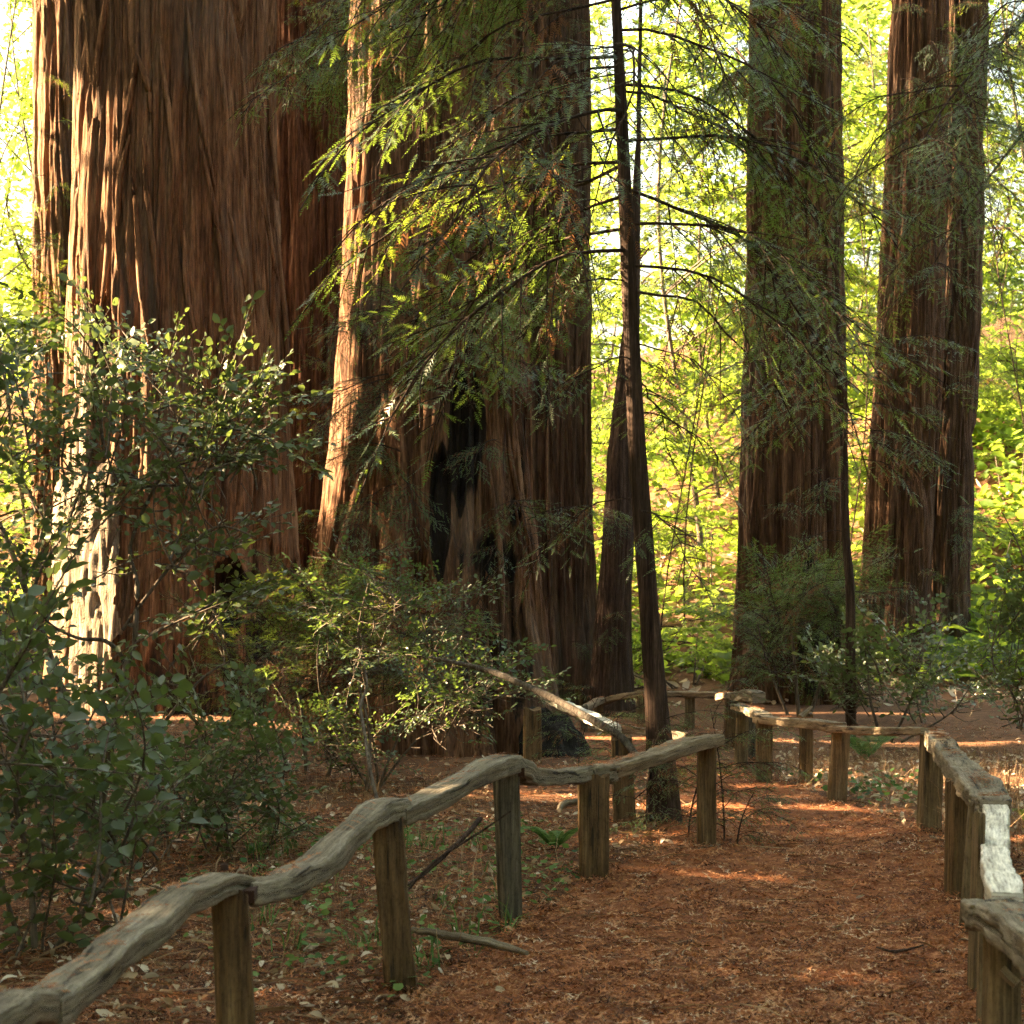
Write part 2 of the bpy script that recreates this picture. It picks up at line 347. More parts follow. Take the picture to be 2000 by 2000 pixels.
# ------------------------------------------------------------------ redwood trunks
def trunk_mesh(name, prof, d, base, mat, nth, nz, seed, ztop=15.0, flute=.06, plates=1.0, cav=(), char=0.25, zvis=10.0, lean_y=0.0):
    """prof: (row, centre px, half width px) from top to bottom in the photograph at distance d"""
    pr = sorted(prof, key=lambda q: -q[0]); zz = np.array([CH-(q[0]-HZ)/F*d for q in pr])
    cx = np.array([(q[1]-1000)/F*d for q in pr]); rr = np.array([q[2]/F*d for q in pr])
    zb = base[2]-.4
    zs = np.concatenate([np.linspace(zb, zvis, nz), np.linspace(zvis, ztop, 12)[1:]])
    def ext(a):
        v = np.interp(zs, zz, a); up = zs > zz[-1]; k = (a[-1]-a[-2])/(zz[-1]-zz[-2]); v[up] = a[-1] + k*(zs[up]-zz[-1])
        lo = zs < zz[0]; k = (a[1]-a[0])/(zz[1]-zz[0]); v[lo] = a[0] + k*(zs[lo]-zz[0]); return v
    C = ext(cx)[:, None]; RR = np.maximum(ext(rr), .03)[:, None]; Zg = zs[:, None]
    th = np.linspace(0, 2*math.pi, nth, endpoint=False)[None, :]
    hb = np.exp(-np.clip(Zg-base[2], 0, None)/1.6)
    warp = .09*noise(np.cos(th)*1.7+seed, np.sin(th)*1.7, Zg*.22) + .016*noise(np.cos(th)*5+seed, np.sin(th)*5, Zg*.6)
    t2 = th + warp
    cs, sn = np.cos(t2), np.sin(t2); rm = float(rr.mean())
    fl = noise(cs*2.1+seed, sn*2.1+seed, Zg*.10)*1.2 + .6*noise(cs*4.3+seed, sn*4.3, Zg*.16+3)
    D = flute*RR*fl*(1+1.8*hb)
    def groove(k, zst, w, depth, off):
        kk = k*rm
        nn = noise(cs*kk+off, sn*kk+seed*1.3, Zg*k*zst+off)
        return -depth*(1-sstep(0, w, np.abs(nn)))
    D = D + plates*(groove(2.6, .07, .16, .085, 1.1) + groove(5.2, .06, .2, .045, 7.7) + groove(11, .05, .26, .022, 3.9) + groove(24, .05, .35, .010, 5.1))
    D = D + plates*(.020*noise(cs*rm*9, sn*rm*9, Zg*.8+seed) + .012*noise(cs*rm*30, sn*rm*30, Zg*2.5+seed))
    ch = char*hb*1.2 + .18*noise(cs*3+seed, sn*3, Zg*.5) - .12
    RAD = RR + D
    xx = C + RAD*np.cos(th); yy = base[1] + RAD*np.sin(th)
    for (px, py, wpx, hpx, dep, cst) in cav:
        x0, _, z0 = at(px, py, d-rm*.8); wx = wpx/F*d; hz = hpx/F*d
        q = ((xx-x0)/wx)**2 + ((Zg-z0)/hz)**2 + .8*noise(xx*4, Zg*.7, seed) + .6*noise(xx*12, Zg*1.0, seed)
        k = (1-sstep(.45, 1.0, q))*(np.sin(th) < 0)
        yy = yy + k*dep
        ch = ch + cst*(1-sstep(.7, 1.7, q))*(np.sin(th) < 0)
    V = np.stack([xx-base[0], yy-base[1] + 0*xx, np.broadcast_to(Zg-base[2], xx.shape)], -1).reshape(-1, 3)
    m = MB(); m.add(V, grid_tris(len(zs), nth), 0, np.clip(ch, 0, 1).ravel())
    return m.mesh(name, [mat]), (lambda z: (float(np.interp(z, zs, C[:, 0])), float(np.interp(z, zs, RR[:, 0]))))

TREES = {}
def redwood(key, label, prof, d, mat, nth, nz, seed, **kw):
    pr = sorted(prof, key=lambda q: -q[0]); x = (pr[0][1]-1000)/F*d
    base = np.array([x, d, float(ground_z(x, d))])
    t = thing('redwood_tree', label, 'tree', base, 'old redwood trees')
    me, fn = trunk_mesh('trunk', prof, d, base, M[mat], nth, nz, seed, **kw)
    part('trunk', me, t); TREES[key] = (t, base, fn, d)
    return t

redwood('T1', 'largest redwood trunk, rising behind the tall leafy shrub, its flank lit orange by the sun',
        [(0, 346, 192), (300, 345, 196), (600, 348, 212), (850, 352, 226), (1100, 352, 240), (1300, 350, 262), (1410, 350, 285)], 26.5, 'bark', 560, 170, 1.0,
        flute=.055, cav=[(450, 1165, 34, 62, .45, 1.1), (205, 640, 40, 60, .06, .55), (520, 1150, 40, 130, .12, .4), (385, 1330, 150, 90, .05, .4), (250, 700, 22, 45, .05, .5)], char=.3)
redwood('T0', 'straight brown redwood trunk at the far left, half hidden behind the largest trunk',
        [(0, 160, 97), (600, 164, 98), (1100, 166, 106), (1380, 166, 125)], 38.0, 'bark', 320, 90, 5.0, zvis=13, flute=.03)
redwood('T2', 'dark red redwood trunk in the gap between the largest trunk and the sunlit-edged trunk',
        [(0, 632, 98), (600, 636, 104), (1000, 640, 118), (1350, 640, 140)], 31.5, 'bark_red', 340, 100, 9.0, zvis=11, flute=.05)
redwood('T3', 'broad redwood trunk with a bright sunlit edge and a charred cleft, behind the sapling branches',
        [(0, 850, 160), (300, 852, 168), (600, 850, 180), (850, 845, 190), (1000, 842, 205), (1150, 838, 224), (1300, 842, 238), (1470, 850, 262)], 22.5, 'bark_warm', 520, 170, 13.0,
        flute=.07, zvis=8.6, cav=[(912, 840, 30, 120, .12, .8), (860, 1000, 16, 130, .14, .9), (925, 960, 50, 150, .04, .35), (1010, 880, 40, 120, .12, .4), (965, 1230, 75, 160, .1, .4), (1010, 1060, 30, 70, .1, .4)], char=.38)
redwood('T4', 'fluted grey-brown redwood trunk with long vertical ribs, just right of the charred trunk',
        [(0, 1062, 88), (600, 1060, 92), (900, 1062, 96), (1150, 1066, 100), (1390, 1070, 116)], 29.5, 'bark_grey', 420, 120, 21.0, zvis=10, flute=.09, plates=1.1, char=.3)
redwood('T5', 'slim dark trunk leaning beside the fluted redwood, behind the sapling stem',
        [(0, 1252, 3), (300, 1246, 6), (620, 1234, 16), (900, 1212, 28), (1100, 1204, 32), (1250, 1196, 36), (1390, 1194, 44)], 28.0, 'bark_young', 160, 100, 25.0, zvis=9.6, plates=.22, char=.2)
redwood('T6', 'tall straight redwood trunk behind the bend of the right fence, with a small black scar',
        [(0, 1554, 88), (300, 1552, 92), (600, 1552, 98), (850, 1552, 104), (1100, 1552, 110), (1300, 1552, 118), (1390, 1552, 130)], 30.0, 'bark_dark', 420, 120, 29.0, zvis=10.5, flute=.05,
        cav=[(1578, 1130, 15, 42, .3, 1.2), (1600, 1270, 40, 70, .1, .8)], char=.3)
redwood('T7', 'dark redwood trunk right of the scarred one, front half of a twin pair',
        [(0, 1796, 56), (300, 1790, 60), (620, 1776, 66), (900, 1762, 70), (1150, 1752, 72), (1390, 1752, 88)], 33.0, 'bark_dark', 320, 110, 33.0, zvis=11, flute=.05, char=.35)
redwood('T8', 'rear trunk of the twin pair on the right, grey-brown and ribbed, half covered by sprays',
        [(0, 1872, 54), (300, 1866, 55), (620, 1858, 56), (900, 1846, 58), (1150, 1836, 56), (1390, 1832, 66)], 34.2, 'bark_grey', 300, 100, 37.0, zvis=11, flute=.09, plates=1.1, char=.25)

# loose strips of bark lying across the largest trunks
def bark_strip(key, px0, py0, px1, py1, w, mat='bark'):
    t, base, fn, d = TREES[key]
    n = 16; P = []
    z0 = CH-(py0-HZ)/F*d; z1 = CH-(py1-HZ)/F*d
    for k in range(n):
        f = k/(n-1); z = z0+(z1-z0)*f; x = (px0+(px1-px0)*f - 1000)/F*d + .03*math.sin(f*5+px0); c, r = fn(z)
        q = max(-.97, min(.97, (x-c)/r)); y = d-math.sqrt(1-q*q)*(r+.005)
        P.append((x-base[0], y-base[1], z-base[2]))
    f = np.linspace(0, 1, n); m = MB()
    tube(m, np.array(P), w*(.25+.9*np.sin(np.pi*np.clip(f*.96+.02, 0, 1))**.6), 6, 0, 0.0)
    part('bark_strip', m.mesh('bark_strip', [M[mat]]), t)
for q in [(302, 110, 270, 380), (300, 130, 330, 260), (392, 60, 440, 390), (285, 300, 262, 470), (318, 300, 348, 690), (290, 380, 330, 690),
          (420, 300, 470, 640), (505, 180, 555, 620), (530, 100, 545, 400), (240, 0, 222, 200), (210, 260, 205, 620), (180, 60, 176, 420), (350, 120, 372, 420),
          (450, 60, 462, 330), (470, 420, 520, 720), (385, 480, 415, 690), (256, 330, 232, 640), (545, 420, 570, 800), (500, 640, 540, 1000), (430, 640, 440, 1000), (162, 420, 150, 760)]:
    bark_strip('T1', *q, .035)
for q in [(700, 40, 690, 420), (735, 60, 722, 500), (712, 480, 690, 800), (760, 200, 752, 620), (980, 600, 1010, 900), (990, 820, 1040, 1150), (1000, 980, 1046, 1300), (960, 900, 985, 1250)]:
    bark_strip('T3', *q, .028, 'bark_warm')
for q in [(1095, 700, 1100, 1180), (1120, 600, 1122, 1200), (1072, 820, 1068, 1220), (1136, 500, 1140, 1150)]:
    bark_strip('T4', *q, .03, 'bark_grey')

def bare_wood(key, px0, px1, py0, py1, seed):
    t, base, fn, d = TREES[key]; nu, nv = 46, 90; z = np.linspace(CH-(py1-HZ)/F*d, CH-(py0-HZ)/F*d, nv)[:, None]; u = np.linspace(0, 1, nu)[None, :]
    cr = np.array([fn(float(q)) for q in z[:, 0]]); c = cr[:, :1]; r_ = cr[:, 1:]
    x = ((px0+(px1-px0)*u)-1000)/F*d + .06*noise(u*3, z*.8, seed); q = np.clip((x-c)/r_, -.985, .985); th = np.pi+np.arccos(-q)
    edge_ = np.minimum(np.minimum(u, 1-u)*3.2, np.minimum((z-z[0])/(z[-1]-z[0]), (z[-1]-z)/(z[-1]-z[0]))*5) + .45*noise(u*4+seed, z*1.1, 3.0) + .25*noise(u*12, z*3, seed)
    rr = r_ + .045 + .03*noise(u*16, z*.7, seed) - .05*(1-sstep(0, .2, np.abs(noise(u*9+seed, z*.6, 1.0)))) + .015*noise(u*30, z*4, seed)
    V = np.stack([c+rr*np.cos(th)-base[0], d+rr*np.sin(th)-base[1], z+0*u-base[2]], -1).reshape(-1, 3)
    T = grid_tris(nv, nu, False); k = (edge_.ravel()[T] > .22).all(1); m = MB(); m.add(V, T[k], 0, 0.0)
    part('bare_wood', m.mesh('bare_wood', [M['bare']]), t, label='bleached flaking wood on the sunlit flank')
bare_wood('T1', 100, 288, 900, 1440, 2.0); bare_wood('T1', 158, 222, 600, 1000, 5.0)

# the charred root at the foot of the cleft trunk
b0 = gnd(1085, 21.3); th = np.linspace(0, 2*math.pi, 90, endpoint=False)[None, :]; ph = np.linspace(0, math.pi*.5, 34)[:, None]
rad = 1 + .22*noise(np.cos(th)*2*np.cos(ph), np.sin(th)*2*np.cos(ph), np.sin(ph)*2+4) + .08*noise(np.cos(th)*7, np.sin(th)*7, ph*2)
V = np.stack([.36*rad*np.cos(ph)*np.cos(th)-.10*np.sin(ph), .34*rad*np.cos(ph)*np.sin(th), .52*rad*np.sin(ph)-.06+0*th], -1).reshape(-1, 3)
m = MB(); m.add(V, grid_tris(34, 90), 0, .2)
solo('charred_stump', m.mesh('charred_stump', [M['char']]), 'rounded black charred stump at the foot of the cleft redwood trunk', 'stump', loc=b0)

# ------------------------------------------------------------------ foliage library
def twiglet(seed, n=9, L=.088, nl=.0165, nw=.0058):
    r = random.Random(seed); V = []; T = []
    for k in range(n):
        f = (k+.6)/n; x = L*f; ln = nl*(math.sin(math.pi*(f*.75+.2)))*r.uniform(.85, 1.15)+.002
        for s in (-1, 1):
            a = math.radians(r.uniform(42, 66)); i = len(V)
            V += [(x-nw/2, 0, 0), (x+nw/2, 0, 0), (x+ln*math.cos(a), s*ln*math.sin(a), r.uniform(-.002, .003))]
            T.append((i, i+1, i+2))
    i = len(V); V += [(L*.97, -nw*.6, 0), (L*.97, nw*.6, 0), (L*1.13, 0, 0)]; T.append((i, i+1, i+2))
    return np.array(V), np.array(T)
TW = [twiglet(s) for s in range(5)]

def rotmat(dirv, up):
    x = np.asarray(dirv, float); x = x/np.linalg.norm(x); y = np.cross(up, x); y = y/(np.linalg.norm(y)+1e-9); z = np.cross(x, y)
    return np.stack([x, y, z], 1)

def redwood_branch(seed, L=1.2, droop=.22, dens=1.0, bare=.12, dead=0.0, mats=None, second=.42):
    r = random.Random(seed); m = MB(); n = 12
    s = np.linspace(0, 1, n); wy = r.uniform(-.10, .10)
    P = np.stack([s*L*(1-.12*droop*s), wy*np.sin(s*3)*L*.6+.012*np.sin(s*17+seed), L*(.16*np.sin(s*2.2)-droop*1.35*s**2)+.010*np.sin(s*13+seed*2)], 1)
    tube(m, P, .0055*(1-s*.8)*L/1.2+.001, 5, 0, .4, False)
    nsec = int(14*dens)
    for k in range(nsec):
        f = bare + (1-bare)*(k+r.random()*.7)/nsec
        for sd in (-1, 1):
            if r.random() < .22: continue
            p0 = np.array([np.interp(f, s, P[:, i]) for i in range(3)])
            l2 = L*second*(math.sin(math.pi*min(1, (f*.80+.24)))**.8)*r.uniform(.55, 1.15)
            an = math.radians(r.uniform(38, 62)); dz = r.uniform(-.5, .12)
            dr = np.array([math.cos(an), sd*math.sin(an), dz-.2*droop]); dr /= np.linalg.norm(dr)
            ss = np.linspace(0, 1, 6); Q = p0 + ss[:, None]*l2*dr + np.array([0, 0, -1])*(ss**2)[:, None]*l2*r.uniform(.05, .35)
            tube(m, Q, .0032*(1-ss*.7), 4, 0, .4, False)
            nt_ = max(2, int(l2/.030)); isdead = r.random() < dead
            for j in range(nt_):
                g = (j+.5)/nt_
                if g < .12 or r.random() < .08: continue
                q0 = np.array([np.interp(g, ss, Q[:, i]) for i in range(3)]); sd2 = 1 if j % 2 else -1
                tdir = (Q[-1]-Q[0])/np.linalg.norm(Q[-1]-Q[0]); side = np.cross([0, 0, 1], tdir); side /= np.linalg.norm(side)+1e-9
                an2 = math.radians(r.uniform(32, 58)) if j < nt_-1 else 0
                dv = tdir*math.cos(an2) + side*sd2*math.sin(an2) + np.array([0, 0, r.uniform(-.45, .15)])
                up = np.array([r.uniform(-.35, .35), r.uniform(-.35, .35), 1])
                tv, tt = TW[r.randrange(5)]; sc = r.uniform(.75, 1.35)*(1.1-.35*g)
                if isdead: up = np.array([r.uniform(-1, 1), r.uniform(-1, 1), .4]); dv = dv + np.array([0, 0, -.8])
                m.add(q0 + (tv*sc) @ rotmat(dv, up).T, tt, 2 if isdead else 1, min(1, max(0, r.gauss(.42, .3))))
    return m.mesh('redwood_branch', mats)

mats_rw = [M['bark_young'], M['needle'], M['needle_dead']]
mats_rww = [M['bark_young'], M['needle_warm'], M['needle_dead']]
RW = [redwood_branch(100+i, droop=.12+.06*i, dead=.06 if i % 2 else .12, mats=mats_rw) for i in range(6)]
RWW = [redwood_branch(200+i, droop=.1+.07*i, dead=.05, mats=mats_rww) for i in range(3)]
RWD = [redwood_branch(300+i, droop=.35, dens=.5, bare=.25, dead=.8, mats=mats_rw) for i in range(2)]
RWS = [redwood_branch(400+i, L=.8, droop=.3, dens=.7, bare=.3, dead=.25, mats=mats_rw, second=.3) for i in range(3)]

def leaf_geo(ln, wd, r):
    f = .18*wd*r.uniform(.4, 1.5); c = ln*r.uniform(-.18, .05)
    V = np.array([(0, 0, 0), (ln*.28, wd*.42, f), (ln*.62, wd*.46, f+c*.4), (ln, 0, c), (ln*.62, -wd*.46, f+c*.4), (ln*.28, -wd*.42, f), (ln*.3, 0, 0), (ln*.65, 0, c*.4)])
    T = [(0, 6, 1), (6, 2, 1), (6, 7, 2), (7, 3, 2), (0, 5, 6), (6, 5, 4), (6, 4, 7), (7, 4, 3)]
    return V, np.array(T)

def broad_branch(seed, L=.7, nside=9, nleaf=6, leaf=.05, ratio=.62, mats=None, flat=.6, sub=.4):
    r = random.Random(seed); m = MB(); s = np.linspace(0, 1, 9)
    P = np.stack([s*L, L*.08*np.sin(s*4+seed), L*(.12*np.sin(s*2.2+seed*.7)-.14*s**2)], 1)
    tube(m, P, (.0055*(1-s*.8)+.001)*L/.7, 5, 0, .3, False)
    def leaves(Q, cnt, start=.1):
        tdir = Q[-1]-Q[0]; tdir = tdir/np.linalg.norm(tdir); side = np.cross([0, 0, 1], tdir); side /= np.linalg.norm(side)+1e-9
        ss = np.linspace(0, 1, len(Q))
        for j in range(cnt):
            g = start+(1-start)*(j+.6)/cnt; q0 = np.array([np.interp(min(1, g), ss, Q[:, i]) for i in range(3)])
            an = math.radians(r.uniform(35, 75)) if j < cnt-1 else 0.1
            dv = tdir*math.cos(an) + side*(1 if j % 2 else -1)*math.sin(an) + np.array([r.uniform(-.2, .2), r.uniform(-.2, .2), r.uniform(-.5, .25)])
            up = np.array([r.uniform(-flat, flat), r.uniform(-flat, flat), 1])
            z = r.choice((.45, .7, .9, 1.05, 1.3))*r.uniform(.85, 1.15); V, T = leaf_geo(leaf*z, leaf*ratio*z*r.uniform(.85, 1.15), r)
            m.add(q0 + V @ rotmat(dv, up).T, T, 1, min(1, max(0, r.gauss(.45, .27))))
    for k in range(nside):
        f = .12 + .86*(k+r.random()*.8)/nside; p0 = np.array([np.interp(f, s, P[:, i]) for i in range(3)])
        an = math.radians(r.uniform(30, 65)); sd = 1 if k % 2 else -1; l2 = L*sub*r.uniform(.5, 1.1)*(1.1-.5*f)
        dr = np.array([math.cos(an), sd*math.sin(an), r.uniform(-.3, .45)]); dr /= np.linalg.norm(dr)
        ss = np.linspace(0, 1, 5); Q = p0 + ss[:, None]*l2*dr + np.array([0, 0, -1])*(ss**2)[:, None]*l2*.15
        tube(m, Q, .0022*(1-ss*.6)*L/.7, 4, 0, .3, False); leaves(Q, nleaf)
    leaves(P, nleaf+2, .3)
    return m.mesh('broadleaf_branch', mats)

mats_lf = [M['stem'], M['leaf']]; mats_lff = [M['stem'], M['leaf_fresh']]; mats_mp = [M['bark_young'], M['maple']]
SH = [broad_branch(500+i, mats=mats_lf, leaf=.056, nleaf=5) for i in range(5)]
SHF = [broad_branch(520+i, mats=mats_lff, leaf=.04) for i in range(2)]
HU = [broad_branch(540+i, L=.55, nside=9, nleaf=6, leaf=.030, ratio=.55, mats=[M['stem'], M['leaf_dark']]) for i in range(3)]
MP = [broad_branch(560+i, L=2.4, nside=20, nleaf=15, leaf=.125, ratio=.8, mats=mats_mp, flat=.8, sub=.45) for i in range(4)]
CF = [redwood_branch(600+i, L=1.2, droop=.5, dens=.8, bare=.1, dead=.03, mats=[M['bark_young'], M['needle_warm'], M['needle_dead']]) for i in range(2)]

def put_branch(tree, me, base, pos, dirv, scale, roll=0.0):
    dv = Vector(dirv).normalized(); up = Vector((0, 0, 1))
    if abs(dv.z) > .97: up = Vector((0, 1, 0))
    y = up.cross(dv).normalized(); z = dv.cross(y)
    mt = Matrix((dv, y, z)).transposed() @ Matrix.Rotation(roll, 3, 'X')
    return part('branch', me, tree, Vector(pos)-Vector(base), mt.to_euler(), scale)

# ------------------------------------------------------------------ young redwoods
def sapling(label, stem_px, d, radii_px, ztop_extra, nbr, zr, Lr, pitch, seed, lib, az_bias=None, mat='bark_young', name='young_redwood'):
    r = random.Random(seed); P = np.array([at(px, py, d) for px, py in stem_px]); x0 = P[0]
    base = np.array([x0[0], d, float(ground_z(x0[0], d))]); P[0] = base - np.array([0, 0, .1])
    top = P[-1] + (P[-1]-P[-2])/np.linalg.norm(P[-1]-P[-2])*ztop_extra; P = np.vstack([P, top])
    rad = np.array(radii_px + [radii_px[-1]*.45])/F*d
    Q = smooth_path(P, 60); qr = np.interp(np.linspace(0, len(P)-1, 60), np.arange(len(P)), rad)
    t = thing(name, label, 'tree', base, 'young redwoods')
    m = MB(); n = 20; tt, s, u = frames(Q); a = np.linspace(0, 2*math.pi, n, endpoint=False)
    dis = 1 + .14*noise(np.cos(a)[None]*2.5, np.sin(a)[None]*2.5, Q[:, 2][:, None]*1.2)
    V = Q[:, None] + (qr[:, None]*dis)[..., None]*(np.cos(a)[None, :, None]*s[:, None] + np.sin(a)[None, :, None]*u[:, None])
    m.add(V.reshape(-1, 3)-base, grid_tris(60, n), 0, 0.0); part('trunk', m.mesh('trunk', [M[mat]]), t)
    for k in range(nbr):
        f = (k+r.random())/nbr; z = zr[0]+(zr[1]-zr[0])*f
        p = np.array([np.interp(z, Q[:, 2], Q[:, i]) for i in range(3)])
        az = r.uniform(0, 2*math.pi) if not az_bias or r.random() > .7 else r.choice(az_bias)+r.gauss(0, .45)
        L = Lr(f)*r.uniform(.7, 1.15); pt = math.radians(pitch+r.uniform(-10, 12))
        dv = (math.cos(az)*math.cos(pt), math.sin(az)*math.cos(pt), math.sin(pt))
        low = f < .30 and name == 'young_redwood'
        if low and r.random() < .35: continue
        put_branch(t, r.choice(RWS+RWD[:1]) if low else r.choice(lib), base, p, dv, L/1.2*(.9 if low else 1), r.uniform(-.3, .3))
    return t, base

sap, sap_base = sapling('slender young redwood with drooping feathery branches, rooted beside the end post of the left fence',
    [(1302, 1612), (1284, 1400), (1262, 1120), (1240, 800), (1226, 500), (1214, 220), (1203, 0)], 12.75, [38, 23, 19, 17, 14.5, 12, 9.5], 2.2,
    56, (1.75, 6.9), lambda f: 1.3+.9*math.sin(math.pi*min(1, f*.85+.15)), -20, 5, RW+RWW[:1], [math.pi, math.pi*.93, 0.05, math.pi*1.12, -.2])
sapling('thin reddish young redwood stem in front of the scarred trunk and twin pair',
    [(1662, 1465), (1661, 1300), (1660, 1150), (1652, 1050), (1648, 880), (1640, 760), (1636, 600)], 22.6, [11, 10, 9.5, 8, 7, 6, 5], 2.5,
    40, (1.1, 5.4), lambda f: 1.2+.5*math.sin(f*3), -8, 6, RW+RWS+RWD[:1], [math.pi, 0.1])

# sprays that sprout from the old trunks
def sprouts(key, spots, lib, seed, sc=(.5, .9)):
    t, base, fn, d = TREES[key]; r = random.Random(seed)
    for (px, py, cnt, dx) in spots:
        for k in range(cnt):
            z = CH-(py+r.uniform(-45, 45)-HZ)/F*d; c, rr = fn(z)
            x = (px+r.uniform(-40, 40)-1000)/F*d; q = max(-.95, min(.95, (x-c)/rr)); y = d-math.sqrt(1-q*q)*rr*.96
            x = c+q*rr
            dv = (dx+r.uniform(-.6, .6), -r.uniform(.35, 1.0), r.uniform(-.5, .25))
            put_branch(t, r.choice(lib), base, (x, y, z), dv, r.uniform(*sc), r.uniform(-.4, .4))
sprouts('T6', [(1500, 60, 3, -.4), (1560, 150, 3, .0), (1480, 420, 1, -.6), (1600, 330, 1, .6), (1540, 640, 2, -.2), (1490, 700, 2, -.7), (1600, 560, 2, .5), (1550, 960, 4, -.3), (1640, 480, 2, .7),
               (1510, 1180, 5, -.5), (1570, 1160, 5, .2), (1620, 1220, 4, .5), (1500, 1290, 4, -.6), (1560, 1320, 3, 0)], RW+RWS, 71, (.55, 1.0))
sprouts('T7', [(1740, 330, 1, -.4), (1780, 120, 2, 0), (1740, 600, 1, -.5), (1760, 820, 2, -.3), (1750, 1120, 3, -.4), (1740, 1240, 3, -.5), (1800, 40, 3, .3)], RW+RWS, 72, (.55, 1.0))
sprouts('T8', [(1850, 120, 3, .2), (1880, 220, 2, .5), (1860, 60, 3, .2), (1840, 420, 2, 0), (1860, 560, 2, .4), (1850, 760, 3, .3), (1840, 1000, 3, .2), (1830, 1180, 4, .2), (1860, 300, 3, .3)], RW+RWW[:1], 73, (.55, 1.05))
sprouts('T2', [(610, 720, 3, 0), (620, 800, 3, .1), (610, 880, 2, .1), (620, 1030, 4, .1), (600, 60, 3, .1), (640, 30, 3, .2)], RWW+RW[:1], 74, (.45, .75))
sprouts('T3', [(1000, 1000, 2, .6), (960, 700, 3, .2), (760, 960, 4, -.3), (740, 760, 5, -.2), (780, 660, 6, -.1), (900, 560, 2, 0), (980, 820, 1, .2), (800, 860, 3, -.1), (1000, 1090, 2, .3), (860, 640, 2, 0), (990, 700, 1, .2)], RW+RWD[:1], 75, (.7, 1.25))
sprouts('T4', [(1110, 560, 2, .3), (1100, 1240, 1, .2), (1110, 80, 4, .2), (1080, 200, 3, .1)], RW, 76, (.5, .9))
sprouts('T0', [(120, 330, 1, -.1), (125, 390, 1, 0), (110, 480, 3, -.3), (125, 560, 3, 0), (110, 650, 3, -.3), (120, 160, 1, .2), (110, 760, 3, -.2)], RWW, 77, (.7, 1.1))
sprouts('T5', [(1215, 980, 2, -.4), (1210, 1180, 2, .2)], RW, 78, (.4, .7))

# ------------------------------------------------------------------ shrubs
def shrub(name, label, d, base_px, stems, blobs, lib, seed, sc=(.8, 1.3), twig=.006, cat='shrub', updir=.25, conn=True):
    """stems: pixel polylines with a depth offset; blobs: (px, py, rx, ry, depth offset, depth radius, count)"""
    r = random.Random(seed); base = gnd(base_px, d); t = thing(name, label, cat, base)
    SM = []; nodes = []; own = []
    for pl in stems:
        P = [at(px, py, d+dd) for px, py, dd, _ in pl]; rad = [q[3] for q in pl]
        Q = smooth_path(P, 24); qr = np.interp(np.linspace(0, len(P)-1, 24), np.arange(len(P)), rad)
        Q = Q + .012*np.stack([noise(Q[:, 2]*3, seed, k*5.0) for k in range(3)], 1)
        m = MB(); SM.append(m); tube(m, Q-base, qr, 8, 0, .2); nodes += [(q, w) for q, w in zip(Q[3:], qr[3:])]; own += [m]*len(Q[3:])
    NP = np.array([q for q, w in nodes]); NR = np.array([w for q, w in nodes])
    spots = []
    for (px, py, rx, ry, dd, dr, cnt) in blobs:
        for _ in range(cnt):
            while True:
                a = np.array([r.uniform(-1, 1) for _ in range(3)])
                if a @ a <= 1: break
            spots.append((at(px+a[0]*rx, py+a[1]*ry, d+dd) + np.array([0, a[2]*dr, 0]), at(px, py+ry*.6, d+dd)))
    for pos, c in spots:
        gz = float(ground_z(pos[0], pos[1]))
        if pos[2] < gz+.06: pos[2] = gz+r.uniform(.06, .3)
        out = pos-c; out = out/(np.linalg.norm(out)+1e-6)
        dv = out*.8 + np.array([r.gauss(0, .4), r.gauss(0, .4), r.gauss(updir, .3)]); dv /= np.linalg.norm(dv)
        s = r.uniform(*sc); p0 = pos - dv*.3*s
        if conn:
            dist = np.linalg.norm(NP-p0, axis=1); k = int(np.argmin(dist + .5*np.maximum(0, NP[:, 2]-p0[2]))); q0 = NP[k]
            mid = (q0+p0)/2 + np.array([r.gauss(0, .05), r.gauss(0, .05), -.08*dist[k]])
            tube(own[k], smooth_path([q0-base, mid-base, p0-base], 8), np.linspace(min(NR[k]*.7, twig*1.6), twig*.5, 8), 5, 0, .3, False)
        put_branch(t, r.choice(lib), base, p0, dv, s, r.uniform(-.6, .6))
    for m in SM: part('stem', m.mesh('stem', [M['stem']]), t)
    return t

